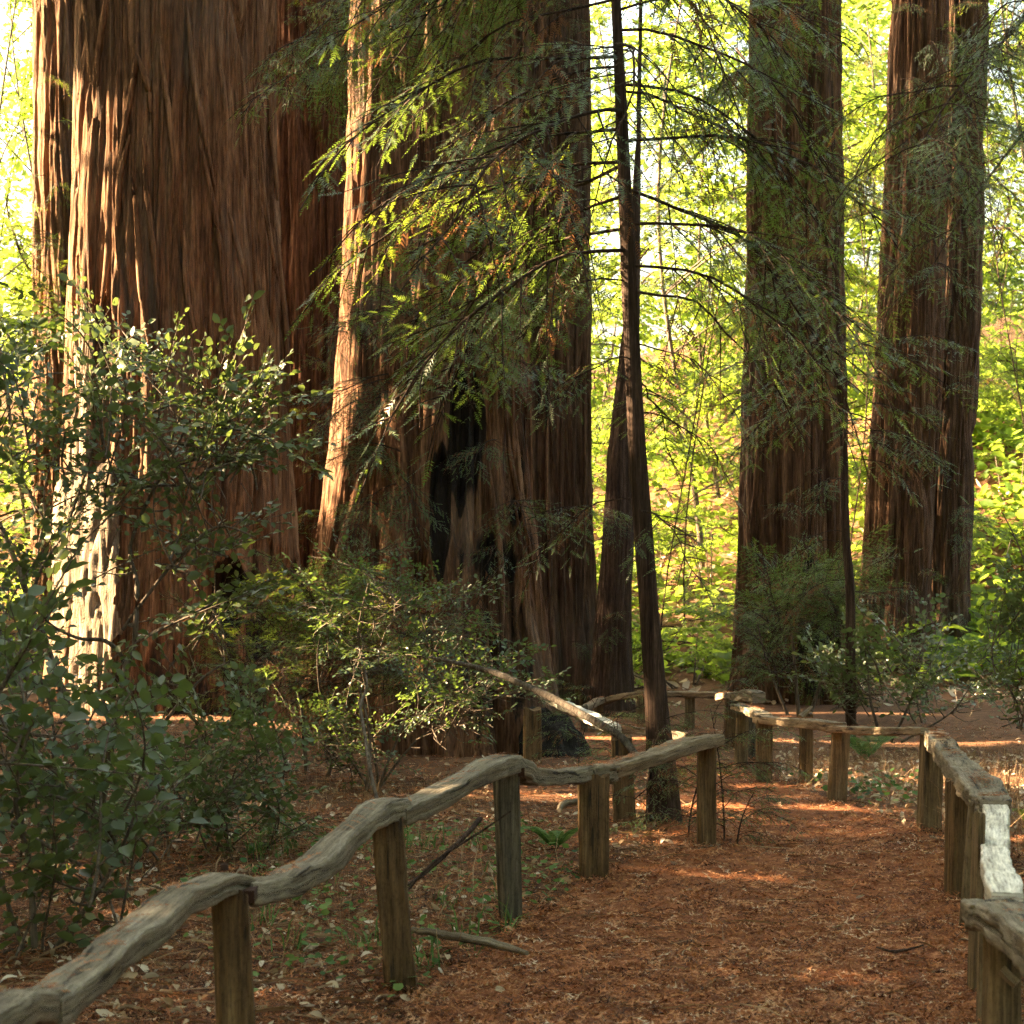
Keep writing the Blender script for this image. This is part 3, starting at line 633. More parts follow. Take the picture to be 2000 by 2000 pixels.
shrub('broadleaf_shrub', 'tall spreading shrub with round green leaves in front of the largest redwood', 12.0, 150,
      [[(190, 1620, 0, .028), (150, 1440, 0, .024), (112, 1320, 0, .022), (60, 1180, .1, .019), (10, 1050, .2, .016), (-40, 930, .3, .012)],
       [(190, 1620, 0, .026), (240, 1330, -.1, .020), (262, 1260, -.1, .017), (268, 1150, -.1, .015), (255, 1060, .1, .012), (330, 900, .1, .009), (400, 770, .1, .005)],
       [(245, 1330, -.1, .013), (240, 1285, 0, .014), (205, 1252, 0, .013), (150, 1246, .1, .010), (90, 1210, .1, .006), (40, 1130, .1, .003)],
       [(120, 1330, 0, .014), (70, 1200, 0, .011), (75, 1120, 0, .010), (130, 1030, 0, .009), (180, 880, .1, .006), (220, 720, .1, .004)],
       [(240, 1230, 0, .012), (330, 1110, -.1, .010), (420, 1030, -.1, .007), (500, 1050, -.1, .004)],
       [(140, 1400, 0, .014), (30, 1300, -.2, .011), (-60, 1150, -.2, .008), (-120, 950, -.1, .005)],
       [(190, 1620, 0, .016), (300, 1440, -.2, .012), (390, 1330, -.2, .008), (450, 1290, -.2, .004)]],
      [(300, 750, 150, 60, 0, .4, 10), (440, 830, 90, 80, 0, .3, 12), (310, 870, 180, 90, 0, .5, 18), (90, 880, 130, 150, .1, .6, 10), (150, 1010, 190, 90, 0, .5, 9), (400, 1030, 90, 60, 0, .3, 8),
       (20, 1180, 100, 110, 0, .5, 9), (380, 1200, 90, 90, 0, .4, 7), (90, 1400, 170, 90, -.1, .5, 12), (350, 1420, 140, 80, -.2, .4, 11), (180, 700, 110, 50, .1, .3, 5), (40, 720, 80, 60, .1, .4, 4)],
      SH, 21, (.75, 1.25), .006)
shrub('broadleaf_shrub', 'near shrub with large dull-green oval leaves at the left edge behind the fence rail', 8.2, 60,
      [[(70, 1900, 0, .016), (60, 1700, 0, .013), (30, 1560, 0, .010), (60, 1420, 0, .006)], [(70, 1900, 0, .014), (180, 1760, .1, .010), (240, 1650, .1, .007), (270, 1560, .1, .004)],
       [(60, 1900, 0, .012), (-20, 1650, 0, .009), (-80, 1450, 0, .006)], [(90, 1900, 0, .010), (260, 1840, .3, .007), (330, 1740, .3, .004)]],
      [(10, 1430, 110, 110, 0, .3, 5), (70, 1600, 150, 110, 0, .35, 6), (200, 1680, 120, 80, .1, .3, 4), (50, 1750, 140, 80, 0, .3, 3), (-20, 1350, 80, 80, 0, .3, 5), (250, 1560, 90, 70, .3, .3, 4)],
      SH, 22, (.95, 1.4), .005)
shrub('low_shrub', 'low tangle of leafy stems filling the ground behind the near fence rails', 10.4, 330,
      [[(330, 1690, 0, .010), (320, 1590, 0, .007), (300, 1480, 0, .004)], [(420, 1690, .2, .008), (440, 1570, .2, .005), (470, 1480, .2, .003)], [(230, 1690, 0, .010), (180, 1570, 0, .006), (170, 1480, 0, .004)], [(520, 1680, .3, .006), (540, 1600, .3, .003)]],
      [(330, 1530, 170, 80, 0, .5, 22), (440, 1590, 110, 60, .2, .4, 10), (240, 1620, 120, 60, 0, .4, 9), (540, 1600, 70, 40, .3, .3, 6), (470, 1480, 100, 60, .3, .4, 12)],
      SH+HU[:2], 23, (.6, .95), .004)
shrub('huckleberry_bush', 'rounded bush with tiny pale leaves below the cleft trunk, above the fallen limb', 16.0, 740,
      [[(740, 1540, 0, .014), (720, 1380, 0, .010), (700, 1240, 0, .007), (720, 1140, 0, .004)], [(740, 1540, 0, .013), (800, 1380, 0, .009), (860, 1250, 0, .006), (900, 1180, 0, .003)], [(720, 1540, 0, .012), (640, 1400, 0, .008), (620, 1280, 0, .005), (650, 1180, 0, .003)],
       [(740, 1540, 0, .012), (820, 1440, 0, .008), (900, 1400, -.3, .005), (960, 1330, -.3, .003)], [(715, 1545, -1, .012), (722, 1480, -1, .011), (716, 1400, -1, .010), (700, 1340, -1, .008)]],
      [(740, 1150, 120, 50, 0, .6, 15), (850, 1190, 80, 40, 0, .5, 5), (690, 1250, 130, 60, 0, .6, 12), (890, 1280, 70, 50, 0, .5, 6), (640, 1180, 70, 50, 0, .4, 5), (880, 1370, 120, 60, -.3, .5, 20), (690, 1410, 110, 70, -.2, .5, 16), (960, 1320, 80, 40, -.3, .4, 9), (640, 1440, 80, 60, -.2, .4, 6)],
      HU, 24, (.9, 1.5), .005)
shrub('redwood_sprout_clump', 'dense clump of redwood sprouts at the foot of the largest and cleft trunks', 17.5, 600,
      [[(600, 1520, 0, .02), (590, 1400, 0, .014), (580, 1280, 0, .008)], [(640, 1520, 0, .018), (680, 1380, 0, .012), (740, 1240, 0, .006)], [(570, 1520, 0, .016), (520, 1380, 0, .010), (480, 1270, 0, .005)]],
      [(600, 1220, 130, 50, 0, .6, 20), (560, 1310, 130, 80, 0, .7, 22), (690, 1290, 130, 90, 0, .7, 24), (480, 1300, 80, 60, 0, .5, 10), (640, 1160, 80, 40, 0, .4, 8), (760, 1320, 110, 80, -.6, .6, 16), (860, 1280, 100, 60, -.4, .5, 9)],
      RW+RWW[:1]+RWD[:1], 25, (.45, .85), .006, updir=.05)
shrub('redwood_sprout_clump', 'feathery clump of redwood sprouts at the foot of the scarred trunk', 27.0, 1560,
      [[(1560, 1400, 0, .03), (1550, 1280, 0, .02), (1540, 1180, 0, .01)], [(1580, 1400, 0, .03), (1620, 1280, 0, .02), (1640, 1170, 0, .01)], [(1540, 1400, 0, .025), (1500, 1300, 0, .015), (1480, 1220, 0, .008)]],
      [(1540, 1190, 90, 60, 0, .7, 20), (1610, 1170, 70, 50, 0, .6, 12), (1520, 1290, 70, 60, 0, .7, 12), (1640, 1260, 60, 60, 0, .6, 8)],
      RW, 26, (.7, 1.2), .008, updir=.05)
shrub('broadleaf_shrub', 'leafy green bush between the scarred trunk and the twin pair, behind the fence', 22.5, 1720,
      [[(1720, 1450, 0, .02), (1700, 1360, 0, .014), (1690, 1270, 0, .008)], [(1740, 1450, 0, .02), (1790, 1350, 0, .012), (1820, 1290, 0, .006)], [(1700, 1450, 0, .018), (1640, 1370, 0, .010), (1620, 1320, 0, .005)], [(1760, 1450, 0, .016), (1860, 1390, 0, .010), (1900, 1330, 0, .005)]],
      [(1700, 1335, 90, 55, 0, .7, 14), (1630, 1335, 50, 40, 0, .5, 6), (1800, 1345, 90, 45, 0, .6, 11), (1900, 1350, 70, 50, .5, .6, 8), (1760, 1260, 60, 40, .5, .5, 12)],
      SH+HU[:1], 27, (.9, 1.5), .007)
shrub('broadleaf_shrub', 'thin leafy branches reaching in at the right edge above the white rail', 13.0, 2080,
      [[(2090, 1600, 0, .016), (2060, 1400, 0, .012), (2010, 1250, 0, .008), (1960, 1150, 0, .004)], [(2090, 1600, 0, .014), (2050, 1300, 0, .010), (2000, 1100, 0, .006), (1960, 1000, 0, .003)], [(2080, 1600, 0, .012), (1990, 1380, 0, .007), (1940, 1300, 0, .003)]],
      [(1985, 1290, 45, 60, 0, .4, 8), (1970, 1180, 40, 60, 0, .4, 4), (2030, 1180, 60, 120, 0, .4, 14), (1990, 1380, 40, 30, 0, .3, 4)],
      SH, 28, (.6, .9), .004)
# a drooping bough reaching in at the top right, from a redwood outside the frame
def bough(label, pts, d, rad, n, lib, seed, scl):
    r = random.Random(seed); P = np.array([at(px, py, d+dd) for px, py, dd in pts]); base = P[0]
    t = thing('redwood_bough', label, 'branch', base); Q = smooth_path(P, 30); m = MB()
    tube(m, Q-base, np.linspace(rad, rad*.2, 30), 8, 0, .1); part('limb', m.mesh('limb', [M['bark_young']]), t)
    for k in range(n):
        i = int(3+26*(k+r.random())/n); i = min(29, i); td = Q[min(29, i+1)]-Q[i-1]; td /= np.linalg.norm(td)
        sd = np.cross([0, 0, 1], td); sd /= np.linalg.norm(sd); s = 1 if k % 2 else -1
        dv = td*.6 + sd*s*.8 + np.array([r.gauss(0, .2), r.gauss(0, .2), r.uniform(-.5, .1)])
        put_branch(t, r.choice(lib), base, Q[i], dv, r.uniform(*scl), r.uniform(-.3, .3))
bough('dark drooping redwood bough crossing the twin trunks at the top right', [(2250, -200, 0), (2090, -60, 0), (1960, 80, 0), (1850, 200, -.3), (1770, 330, -.5)], 11.5, .016, 24, RW, 31, (.5, .85))
bough('second dark redwood bough hanging lower across the twin trunks', [(2280, -60, 0), (2120, 120, 0), (1990, 270, 0), (1880, 420, -.3), (1800, 560, -.5)], 12.5, .014, 13, RW, 35, (.45, .75))
bough('redwood bough hanging over the top of the scarred trunk', [(1750, -420, .6), (1680, -200, .3), (1590, -20, 0), (1510, 90, 0), (1450, 150, 0)], 16.0, .028, 26, RW, 32, (.5, .85))
bough('redwood bough drooping across the top of the cleft trunk', [(1180, -420, 0), (1040, -220, 0), (900, -60, 0), (760, 60, 0), (640, 130, 0)], 15.0, .028, 30, RW+RWW[:1], 33, (.5, .9))
bough('redwood bough across the upper edge, hanging between the dark red and sunlit-edged trunks', [(900, -420, 0), (820, -220, 0), (720, -60, 0), (640, 40, 0), (560, 90, 0)], 14.0, .02, 16, RW+RWW[:1], 34, (.4, .7))

# ------------------------------------------------------------------ fences
POSTS = []
def post(parent, pbase, x0, x1, xb0, xb1, ytop, d, mat='post', zt=None, depth=None, seed=0, taper=1.0, name='post', label=None, rotz=0.0):
    """x0,x1 at the top and xb0,xb1 at the foot in photo pixels"""
    r = random.Random(seed+int(x0)); cb = (xb0+xb1)/2; ct = (x0+x1)/2; b = gnd(cb, d); w = (x1-x0)/F*d*.5; wb = (xb1-xb0)/F*d*.5; POSTS.append(b)
    ztop = zt if zt is not None else CH-(ytop-HZ)/F*d
    dp = depth or max(w, wb)*.95; h = ztop-b[2]+.0; dx = (ct-cb)/F*d
    per = []; k = 7
    for i in range(k): per.append((-1+2*i/k, -1))
    for i in range(k): per.append((1, -1+2*i/k))
    for i in range(k): per.append((1-2*i/k, 1))
    for i in range(k): per.append((-1, 1-2*i/k))
    per = np.array(per); n = len(per); nz = 22; zz = np.linspace(-.25, h, nz); f = np.clip(zz/h, 0, 1)
    ww = wb+(w-wb)*f
    s = np.arange(n); sd = seed+cb*.013
    gro = noise(s*.9, sd, 0.0)[None, :]*.08 - .09*(np.abs(noise(s*1.7, sd+9, zz[:, None]*.8)) < .10)
    gro = gro + .04*noise(s[None, :]*1.1, sd, zz[:, None]*3) - .06*((np.abs(per).min(1) > .99)[None, :])
    px_ = per[None, :, 0]*ww[:, None]*(1+gro); py_ = per[None, :, 1]*dp*(1+gro)
    ca, sa = math.cos(rotz), math.sin(rotz)
    X = px_*ca - py_*sa + dx*f[:, None]; Yv = px_*sa + py_*ca; Zv = np.broadcast_to(zz[:, None], X.shape).copy()
    Zv[-1] += .03*noise(per[:, 0]*1.3+sd, per[:, 1]*1.3, 2.0)
    m = MB(); V = np.stack([X, Yv, Zv], -1).reshape(-1, 3); m.add(V, grid_tris(nz, n), 0, .5)
    top = V[-n:]; m.add(np.concatenate([top, [top.mean(0)]]), [[i, (i+1) % n, n] for i in range(n)], 0, .5)
    return part(name, m.mesh('post', [M[mat]], False), parent, Vector(b)-Vector(pbase), label=label)

def rail(parent, pbase, pts, width, thick, mat='rail', seed=0, rough=.12, label=None, name='rail', crack=True):
    """pts: (px, py of the upper edge seen, distance)"""
    P = np.array([at(*p) for p in pts]); nn = 84; kk_ = np.linspace(0, len(P)-1, nn); lin = np.stack([np.interp(kk_, np.arange(len(P)), P[:, i]) for i in range(3)], 1)
    Q = .25*smooth_path(P, nn) + .75*lin; Q[:, 2] -= thick*.5
    Q = Q + np.stack([.008*noise(np.arange(nn)*.09, seed, 0.5), 0*np.arange(nn), .006*noise(np.arange(nn)*.11, seed, 7.5)+.003*noise(np.arange(nn)*.5, seed, 3.5)], 1)
    L = np.concatenate([[0], np.cumsum(np.linalg.norm(np.diff(Q, axis=0), axis=1))]); t, s, u = frames(Q)
    k = 48; qn = 400; ang = np.linspace(0, 2*math.pi, qn, endpoint=False); e = .16
    sx_ = np.sign(np.cos(ang))*np.abs(np.cos(ang))**e; sz_ = np.sign(np.sin(ang))*np.abs(np.sin(ang))**e
    per = np.concatenate([[0], np.cumsum(np.hypot(np.diff(np.append(sx_, sx_[0]))*width, np.diff(np.append(sz_, sz_[0]))*thick))]); tp = np.linspace(0, per[-1], k, endpoint=False)
    cx = np.interp(tp, per, np.append(sx_, sx_[0])); cz = np.interp(tp, per, np.append(sz_, sz_[0])); tw = .12*noise(L*.9, seed, 2.0)+.06*math.sin(seed*5)
    ux = np.cos(2*math.pi*np.arange(k)/k)[None]; uz = np.sin(2*math.pi*np.arange(k)/k)[None]; LL = L[:, None]
    mod = 1 + .6*rough*noise(ux*1.1+seed, uz*1.1, LL*2.6) + .35*rough*noise(ux*2.2+seed, uz*2.2, LL*8) + .25*rough*noise(ux*5+seed, uz*5, LL*22)
    mod = mod - .16*(1-sstep(0, .035, np.abs(noise(ux*1.6+seed*2, uz*1.6, LL*.5+seed))))*(noise(LL*1.5, seed, 4.0) > -.1)
    cx, cz = cx[None]*np.cos(tw)[:, None]-cz[None]*np.sin(tw)[:, None]*thick/width, cz[None]*np.cos(tw)[:, None]+cx[None]*np.sin(tw)[:, None]*.35
    env = np.ones(nn); env[0] = .9; env[-1] = .9
    wv = width*.5*(1+.22*noise(L*2.6, seed, 3.0)+.1*noise(L*9, seed, 3.0)); tv = thick*.5*(1+.22*noise(L*3.1, seed, 8.0)+.1*noise(L*8, seed, 3.5))
    V = Q[:, None] + (mod*env[:, None]*wv[:, None]*cx)[..., None]*s[:, None] + (mod*env[:, None]*tv[:, None]*cz)[..., None]*u[:, None]
    uv = np.stack([np.repeat(L, k), np.tile(np.abs(((np.arange(k)/k)*2*(width+thick))), nn)], 1)
    m = MB(); m.add((V-pbase).reshape(-1, 3), grid_tris(nn, k), 0, .5, uv)
    for j, q in ((0, Q[0]-t[0]*.006), (nn-1, Q[-1]+t[-1]*.006)):
        ring = V[j]-pbase; c = q-pbase
        m.add(np.concatenate([ring, [c]]), [[i, (i+1) % k, k] for i in range(k)], 0, .5, np.concatenate([ring[:, [0, 2]]*1.0, [c[[0, 2]]]]))
    return part(name, m.mesh('rail', [M[mat]]), parent, label=label)

RAILS = []   # rail tops that carry needle litter
def R_(parent, b, pts, w, t, *a, **k):
    w *= .86; t *= .80
    if 'rail_white' not in a: RAILS.append((pts, w))
    return rail(parent, b, pts, w, t, *a, **k)

lb = gnd(770, 7.5)
lf = thing('split_rail_fence', 'low wavy grey split-rail fence along the near left side of the path', 'fence', lb)
post(lf, lb, 412, 484, 430, 506, 1742, 6.05, 'post', seed=1, rotz=.15)
post(lf, lb, 724, 784, 754, 813, 1600, 7.48, 'post', seed=2, rotz=.15)
post(lf, lb, 964, 1012, 978, 1018, 1502, 8.75, 'post_grey', seed=3, rotz=.2)
post(lf, lb, 1130, 1188, 1132, 1187, 1513, 9.82, 'post', seed=4, rotz=.1)
post(lf, lb, 1362, 1398, 1362, 1398, 1444, 10.95, 'post', seed=5, depth=.055)
R_(lf, lb, [(-190, 2060, 3.5), (-60, 1985, 3.9), (40, 1932, 4.3), (98, 1938, 4.5)], .125, .085, seed=1, rough=.16)
R_(lf, lb, [(78, 1952, 4.42), (181, 1868, 4.85), (261, 1804, 5.2), (348, 1738, 5.6), (427, 1704, 5.98), (470, 1710, 6.15)], .125, .082, seed=2.2)
R_(lf, lb, [(466, 1724, 6.1), (550, 1708, 6.4), (625, 1666, 6.75), (690, 1606, 7.1), (726, 1572, 7.4), (782, 1558, 7.55)], .125, .088, seed=3.1, rough=.16)
R_(lf, lb, [(772, 1574, 7.5), (860, 1536, 7.85), (950, 1488, 8.35), (1000, 1474, 8.75), (1026, 1492, 8.85)], .125, .092, seed=4.4)
R_(lf, lb, [(1010, 1497, 8.85), (1070, 1504, 9.2), (1130, 1500, 9.75), (1160, 1492, 9.85)], .12, .085, seed=5.7)
R_(lf, lb, [(1150, 1498, 9.82), (1172, 1492, 9.85), (1188, 1496, 9.9)], .13, .10, 'rail', seed=6.0, rough=.2)
R_(lf, lb, [(1172, 1498, 9.9), (1250, 1474, 10.2), (1330, 1448, 10.6), (1396, 1430, 11.0)], .12, .085, 'rail_tan', seed=7.2, rough=.2)
for (px, py, d) in ((460, 1746, 6.07), (996, 1506, 8.76)):
    m = MB(); c = at(px, py, d)-lb
    V = [(sx*.062, sy*.05, sz*.018) for sx in (-1, 1) for sy in (-1, 1) for sz in (-1, 1)]
    T = [(0, 2, 3), (0, 3, 1), (4, 5, 7), (4, 7, 6), (0, 1, 5), (0, 5, 4), (2, 6, 7), (2, 7, 3), (1, 3, 7), (1, 7, 5), (0, 4, 6), (0, 6, 2)]
    m.add(np.array(V)+c, T, 0, .5); part('bracket', m.mesh('bracket', [M['rust']], False), lf, label='rusty iron bracket under the rail joint')
m = MB(); a = np.linspace(0, 2*math.pi, 10, endpoint=False); c = at(438, 1695, 6.0)-lb
V = np.concatenate([np.stack([.013*np.cos(a), .013*np.sin(a), 0*a-.006], 1), np.stack([.012*np.cos(a), .012*np.sin(a), 0*a+.010], 1), [[0, 0, .013]]])
m.add(V+c, np.concatenate([grid_tris(2, 10), [[10+i, 10+(i+1) % 10, 20] for i in range(10)]]), 0, .2); part('bolt', m.mesh('bolt', [M['rust']]), lf)

rb = gnd(1815, 12.4)
rf = thing('split_rail_fence', 'low split-rail fence curving along the right side of the path, one rail bright white', 'fence', rb)
post(rf, rb, 1928, 1988, 1922, 1990, 1798, 5.9, 'post_new', seed=11, depth=.05, rotz=.05)
post(rf, rb, 1911, 1925, 1908, 1922, 1808, 6.9, 'post_new', seed=12, depth=.02)
post(rf, rb, 1904, 1920, 1893, 1910, 1590, 7.35, 'post_new', seed=13, depth=.05, rotz=.0)
post(rf, rb, 1893, 1907, 1873, 1889, 1570, 8.55, 'post_new', seed=14, depth=.025, label='thin leaning pole')
post(rf, rb, 1898, 1918, 1889, 1912, 1572, 8.75, 'post', seed=24, depth=.05)
post(rf, rb, 1852, 1895, 1848, 1880, 1525, 9.44, 'post', seed=15, rotz=.3)
post(rf, rb, 1801, 1840, 1793, 1834, 1434, 12.4, 'post_new', seed=16, rotz=.15)
post(rf, rb, 1627, 1658, 1617, 1650, 1427, 14.8, 'post_new', seed=17, rotz=.1)
post(rf, rb, 1562, 1587, 1561, 1586, 1394, 16.6, 'post', seed=18)
post(rf, rb, 1477, 1508, 1476, 1507, 1408, 16.8, 'post_new', seed=19)
post(rf, rb, 1440, 1462, 1434, 1459, 1385, 20.0, 'post_new', seed=20)
post(rf, rb, 1462, 1482, 1462, 1482, 1384, 21.0, 'post_grey', seed=21)
post(rf, rb, 1416, 1440, 1414, 1439, 1362, 22.3, 'post', seed=22)
R_(rf, rb, [(1930, 1756, 6.1), (1972, 1766, 5.7), (2030, 1812, 5.2), (2130, 1900, 4.6), (2260, 2010, 4.1)], .17, .11, 'rail', seed=11.3, rough=.2)
R_(rf, rb, [(1944, 1566, 8.45), (1944, 1612, 7.75), (1945, 1664, 7.05), (1966, 1738, 6.15)], .115, .085, 'rail_white', seed=12.1, rough=.10, label='freshly split white rail')
R_(rf, rb, [(1880, 1492, 9.65), (1908, 1512, 9.2), (1930, 1545, 8.75), (1944, 1560, 8.35)], .19, .10, 'rail', seed=13.7, rough=.22)
R_(rf, rb, [(1822, 1424, 12.5), (1838, 1440, 11.5), (1860, 1470, 10.4), (1884, 1498, 9.5)], .15, .11, 'rail', seed=14.2)
R_(rf, rb, [(1624, 1417, 14.9), (1690, 1421, 14.1), (1750, 1420, 13.2), (1812, 1420, 12.35)], .11, .062, 'rail_tan', seed=15.5, rough=.1)
R_(rf, rb, [(1481, 1396, 16.9), (1530, 1402, 16.3), (1590, 1406, 15.5), (1642, 1411, 14.8)], .12, .085, 'rail_tan', seed=16.8, rough=.1)
R_(rf, rb, [(1440, 1374, 20.2), (1462, 1380, 18.6), (1496, 1394, 16.8)], .15, .075, 'rail', seed=17.4, rough=.2)
R_(rf, rb, [(1440, 1353, 20.6), (1462, 1346, 20.2), (1482, 1352, 20.0)], .17, .13, 'rail', seed=18.6, rough=.3, label='gnarled grey rail end standing proud of its post')
R_(rf, rb, [(1404, 1356, 24.0), (1424, 1352, 23.0), (1444, 1356, 21.5)], .13, .09, 'rail_tan', seed=19.2)
m = MB(); c0 = at(1563, 1402, 16.5)-rb; c1 = at(1586, 1380, 16.6)-rb
tube(m, smooth_path([c0, (c0+c1)/2, c1], 8), np.linspace(.03, .008, 8), 6, 0, .5); part('splinter', m.mesh('splinter', [M['rail_tan']]), rf)
m = MB(); c0 = at(1956, 1893, 5.82)-rb; c1 = at(1986, 1922, 5.80)-rb
tube(m, smooth_path([c0, (c0+c1)/2, c1], 8), .017, 5, 0, .5); part('cleat', m.mesh('cleat', [M['rail_tan']], False), rf, label='small split block nailed across the post')

bb = gnd(1345, 26.0)
bf = thing('split_rail_fence', 'distant split-rail fence crossing behind the sapling at the bend', 'fence', bb)
post(bf, bb, 1338, 1357, 1337, 1356, 1358, 26.0, 'post_new', seed=31)
post(bf, bb, 1244, 1261, 1244, 1261, 1354, 26.2, 'post_new', seed=32)
post(bf, bb, 1160, 1178, 1160, 1178, 1372, 26.8, 'post_new', seed=33)
post(bf, bb, 1134, 1148, 1134, 1148, 1378, 25.5, 'post_grey', seed=34)
R_(bf, bb, [(1296, 1350, 26.1), (1340, 1350, 26.0), (1404, 1352, 25.5)], .15, .10, 'rail_tan', seed=31.1)
R_(bf, bb, [(1166, 1370, 26.9), (1210, 1356, 26.5), (1262, 1348, 26.1)], .15, .09, 'rail_tan', seed=32.1)
R_(bf, bb, [(1260, 1349, 26.1), (1300, 1351, 26.0)], .14, .09, 'rail_tan', seed=32.9)
R_(bf, bb, [(1140, 1380, 25.6), (1174, 1362, 26.7)], .14, .08, 'rail_tan', seed=33.1)
R_(bf, bb, [(1196, 1413, 24.6), (1260, 1421, 24.2), (1340, 1430, 23.8)], .07, .12, 'rail', seed=34.1, rough=.06)
R_(bf, bb, [(1096, 1416, 26.2), (1130, 1418, 26.0), (1164, 1422, 25.5)], .08, .12, 'rail_tan', seed=35.1, rough=.06)

fb = gnd(1218, 12.65)
ff = thing('split_rail_fence', 'broken fence of dark posts along the branching trail behind the sapling', 'fence', fb)
post(ff, fb, 1194, 1234, 1198, 1243, 1441, 12.65, 'post', seed=41)
post(ff, fb, 1022, 1057, 1022, 1057, 1385, 20.5, 'post', seed=42)
post(ff, fb, 965, 990, 967, 992, 1386, 22.0, 'post', seed=43)
post(ff, fb, 868, 896, 868, 896, 1402, 22.8, 'post_new', seed=44)
R_(ff, fb, [(1064, 1356, 17.5), (1110, 1374, 16.2), (1160, 1396, 14.6), (1200, 1416, 13.1)], .12, .075, 'rail_white', seed=41.3, rough=.2, label='pale flaking split rail')

# ------------------------------------------------------------------ fallen limb, sticks, fern
def stick(name, label, cat, pts, rad, mat='stem', n=40, kn=.2, seed=0.0, group=None):
    P = np.array([at(*p) for p in pts]); base = P[0].copy(); Q = smooth_path(P, n); m = MB()
    rr = np.interp(np.linspace(0, 1, n), np.linspace(0, 1, len(rad)), rad)*(1+kn*noise(np.arange(n)*.5, seed, 1.0))
    Q = Q + np.stack([.25*rr*noise(np.arange(n)*.3, seed, k*3.0+.5) for k in range(3)], 1)
    tube(m, Q-base, rr, 8, 0, .1)
    return solo(name, m.mesh(name, [M[mat]]), label, cat, loc=base, group=group)
stick('fallen_limb', 'long grey fallen limb propped on the dark post behind the sapling', 'branch',
      [(1240, 1475, 12.5), (1212, 1440, 12.62), (1130, 1390, 12.9), (1040, 1345, 13.3), (960, 1312, 13.8), (900, 1296, 14.1), (838, 1284, 14.4)], [.024, .026, .025, .022, .017, .010], 'limb_grey')
stick('fallen_stick', 'mottled pale dead stick lying on the needles behind the third left post', 'stick',
      [(805, 1816, 7.9), (860, 1824, 7.85), (920, 1834, 7.8), (985, 1848, 7.75), (1030, 1862, 7.6)], [.012, .016, .018, .016, .009], 'rail')
stick('leaning_twig', 'thin bare dark twig slanting up to the third post of the left fence', 'twig',
      [(796, 1738, 8.3), (850, 1682, 8.4), (930, 1630, 8.55), (998, 1584, 8.66)], [.006, .006, .005, .003], 'bark_young')
stick('leaning_twig', 'thicker forked dark twig lying below the slanting twig behind the left fence', 'twig',
      [(790, 1730, 8.4), (830, 1705, 8.6), (890, 1650, 8.8), (938, 1600, 9.0)], [.006, .008, .010, .012], 'bark_young')
stick('dead_sapling', 'crooked bare dead stem standing behind the fence at the bush', 'stem',
      [(738, 1570, 9.5), (722, 1500, 9.6), (712, 1430, 9.7), (704, 1380, 9.8), (716, 1340, 9.9), (712, 1300, 9.95)], [.010, .010, .009, .008, .006, .004])
stick('fallen_stick', 'short brown stick on the needles left of the dead stem', 'stick', [(430, 1562, 12.4), (480, 1556, 12.5), (540, 1548, 12.6)], [.02, .026, .016], 'stem')
stick('fallen_stick', 'dark twig lying across the path by the right fence', 'stick', [(1712, 1850, 7.9), (1750, 1858, 7.85), (1804, 1846, 7.9)], [.004, .006, .003], 'bark_young')
stick('fallen_stick', 'thin twig lying at the foot of the end post of the left fence', 'stick', [(1346, 1662, 10.75), (1380, 1654, 10.8), (1412, 1648, 10.9)], [.005, .006, .004], 'stem')
stick('fallen_stick', 'pale forked root on the ground behind the fourth left post', 'stick', [(1092, 1584, 11.9), (1100, 1570, 12.0), (1130, 1566, 12.2), (1160, 1570, 12.2)], [.014, .02, .018, .012], 'rail')

def fern(label, px, d, n, L, seed, mat):
    r = random.Random(seed); b = gnd(px, d); t = thing('fern', label, 'fern', b)
    for k in range(n):
        m = MB(); az = r.uniform(0, 6.28) if n > 2 else (math.pi*.62 + k*.5); s = np.linspace(0, 1, 16); ln = L*r.uniform(.75, 1.1)
        P = np.stack([np.cos(az)*s*ln*.75, np.sin(az)*s*ln*.75, ln*(1.0*s-.75*s**2)], 1); tube(m, P, .003*(1-s*.7), 4, 0, .3, False)
        tt, sd, up = frames(P)
        for i in range(44):
            f = .1+.9*i/44; p = np.array([np.interp(f, s, P[:, j]) for j in range(3)]); w = ln*.11*math.sin(math.pi*min(1, f*.85+.18))
            q = sd[min(15, int(f*15))]; tv = tt[min(15, int(f*15))]
            for e in (-1, 1):
                dv = q*e*w + tv*w*.25 + np.array([0, 0, -.15*w]); a2 = tv*.005
                m.add([p-a2, p+a2, p+dv*.7+a2*.8, p+dv, p+dv*.7-a2*.6], [(0, 1, 2), (0, 2, 4), (4, 2, 3)], 0, r.uniform(.2, .9))
        part('frond', m.mesh('frond', [M[mat]]), t)
fern('small sword fern with arching fronds behind the third and fourth left posts', 1085, 10.9, 5, .42, 41, 'cover')
fern('sunlit bracken frond at the right edge beyond the curving fence', 2010, 13.0, 4, .5, 42, 'leaf_fresh')
fern('green fern at the foot of the twin trunks, behind the fence', 1690, 21.0, 9, .9, 43, 'cover')

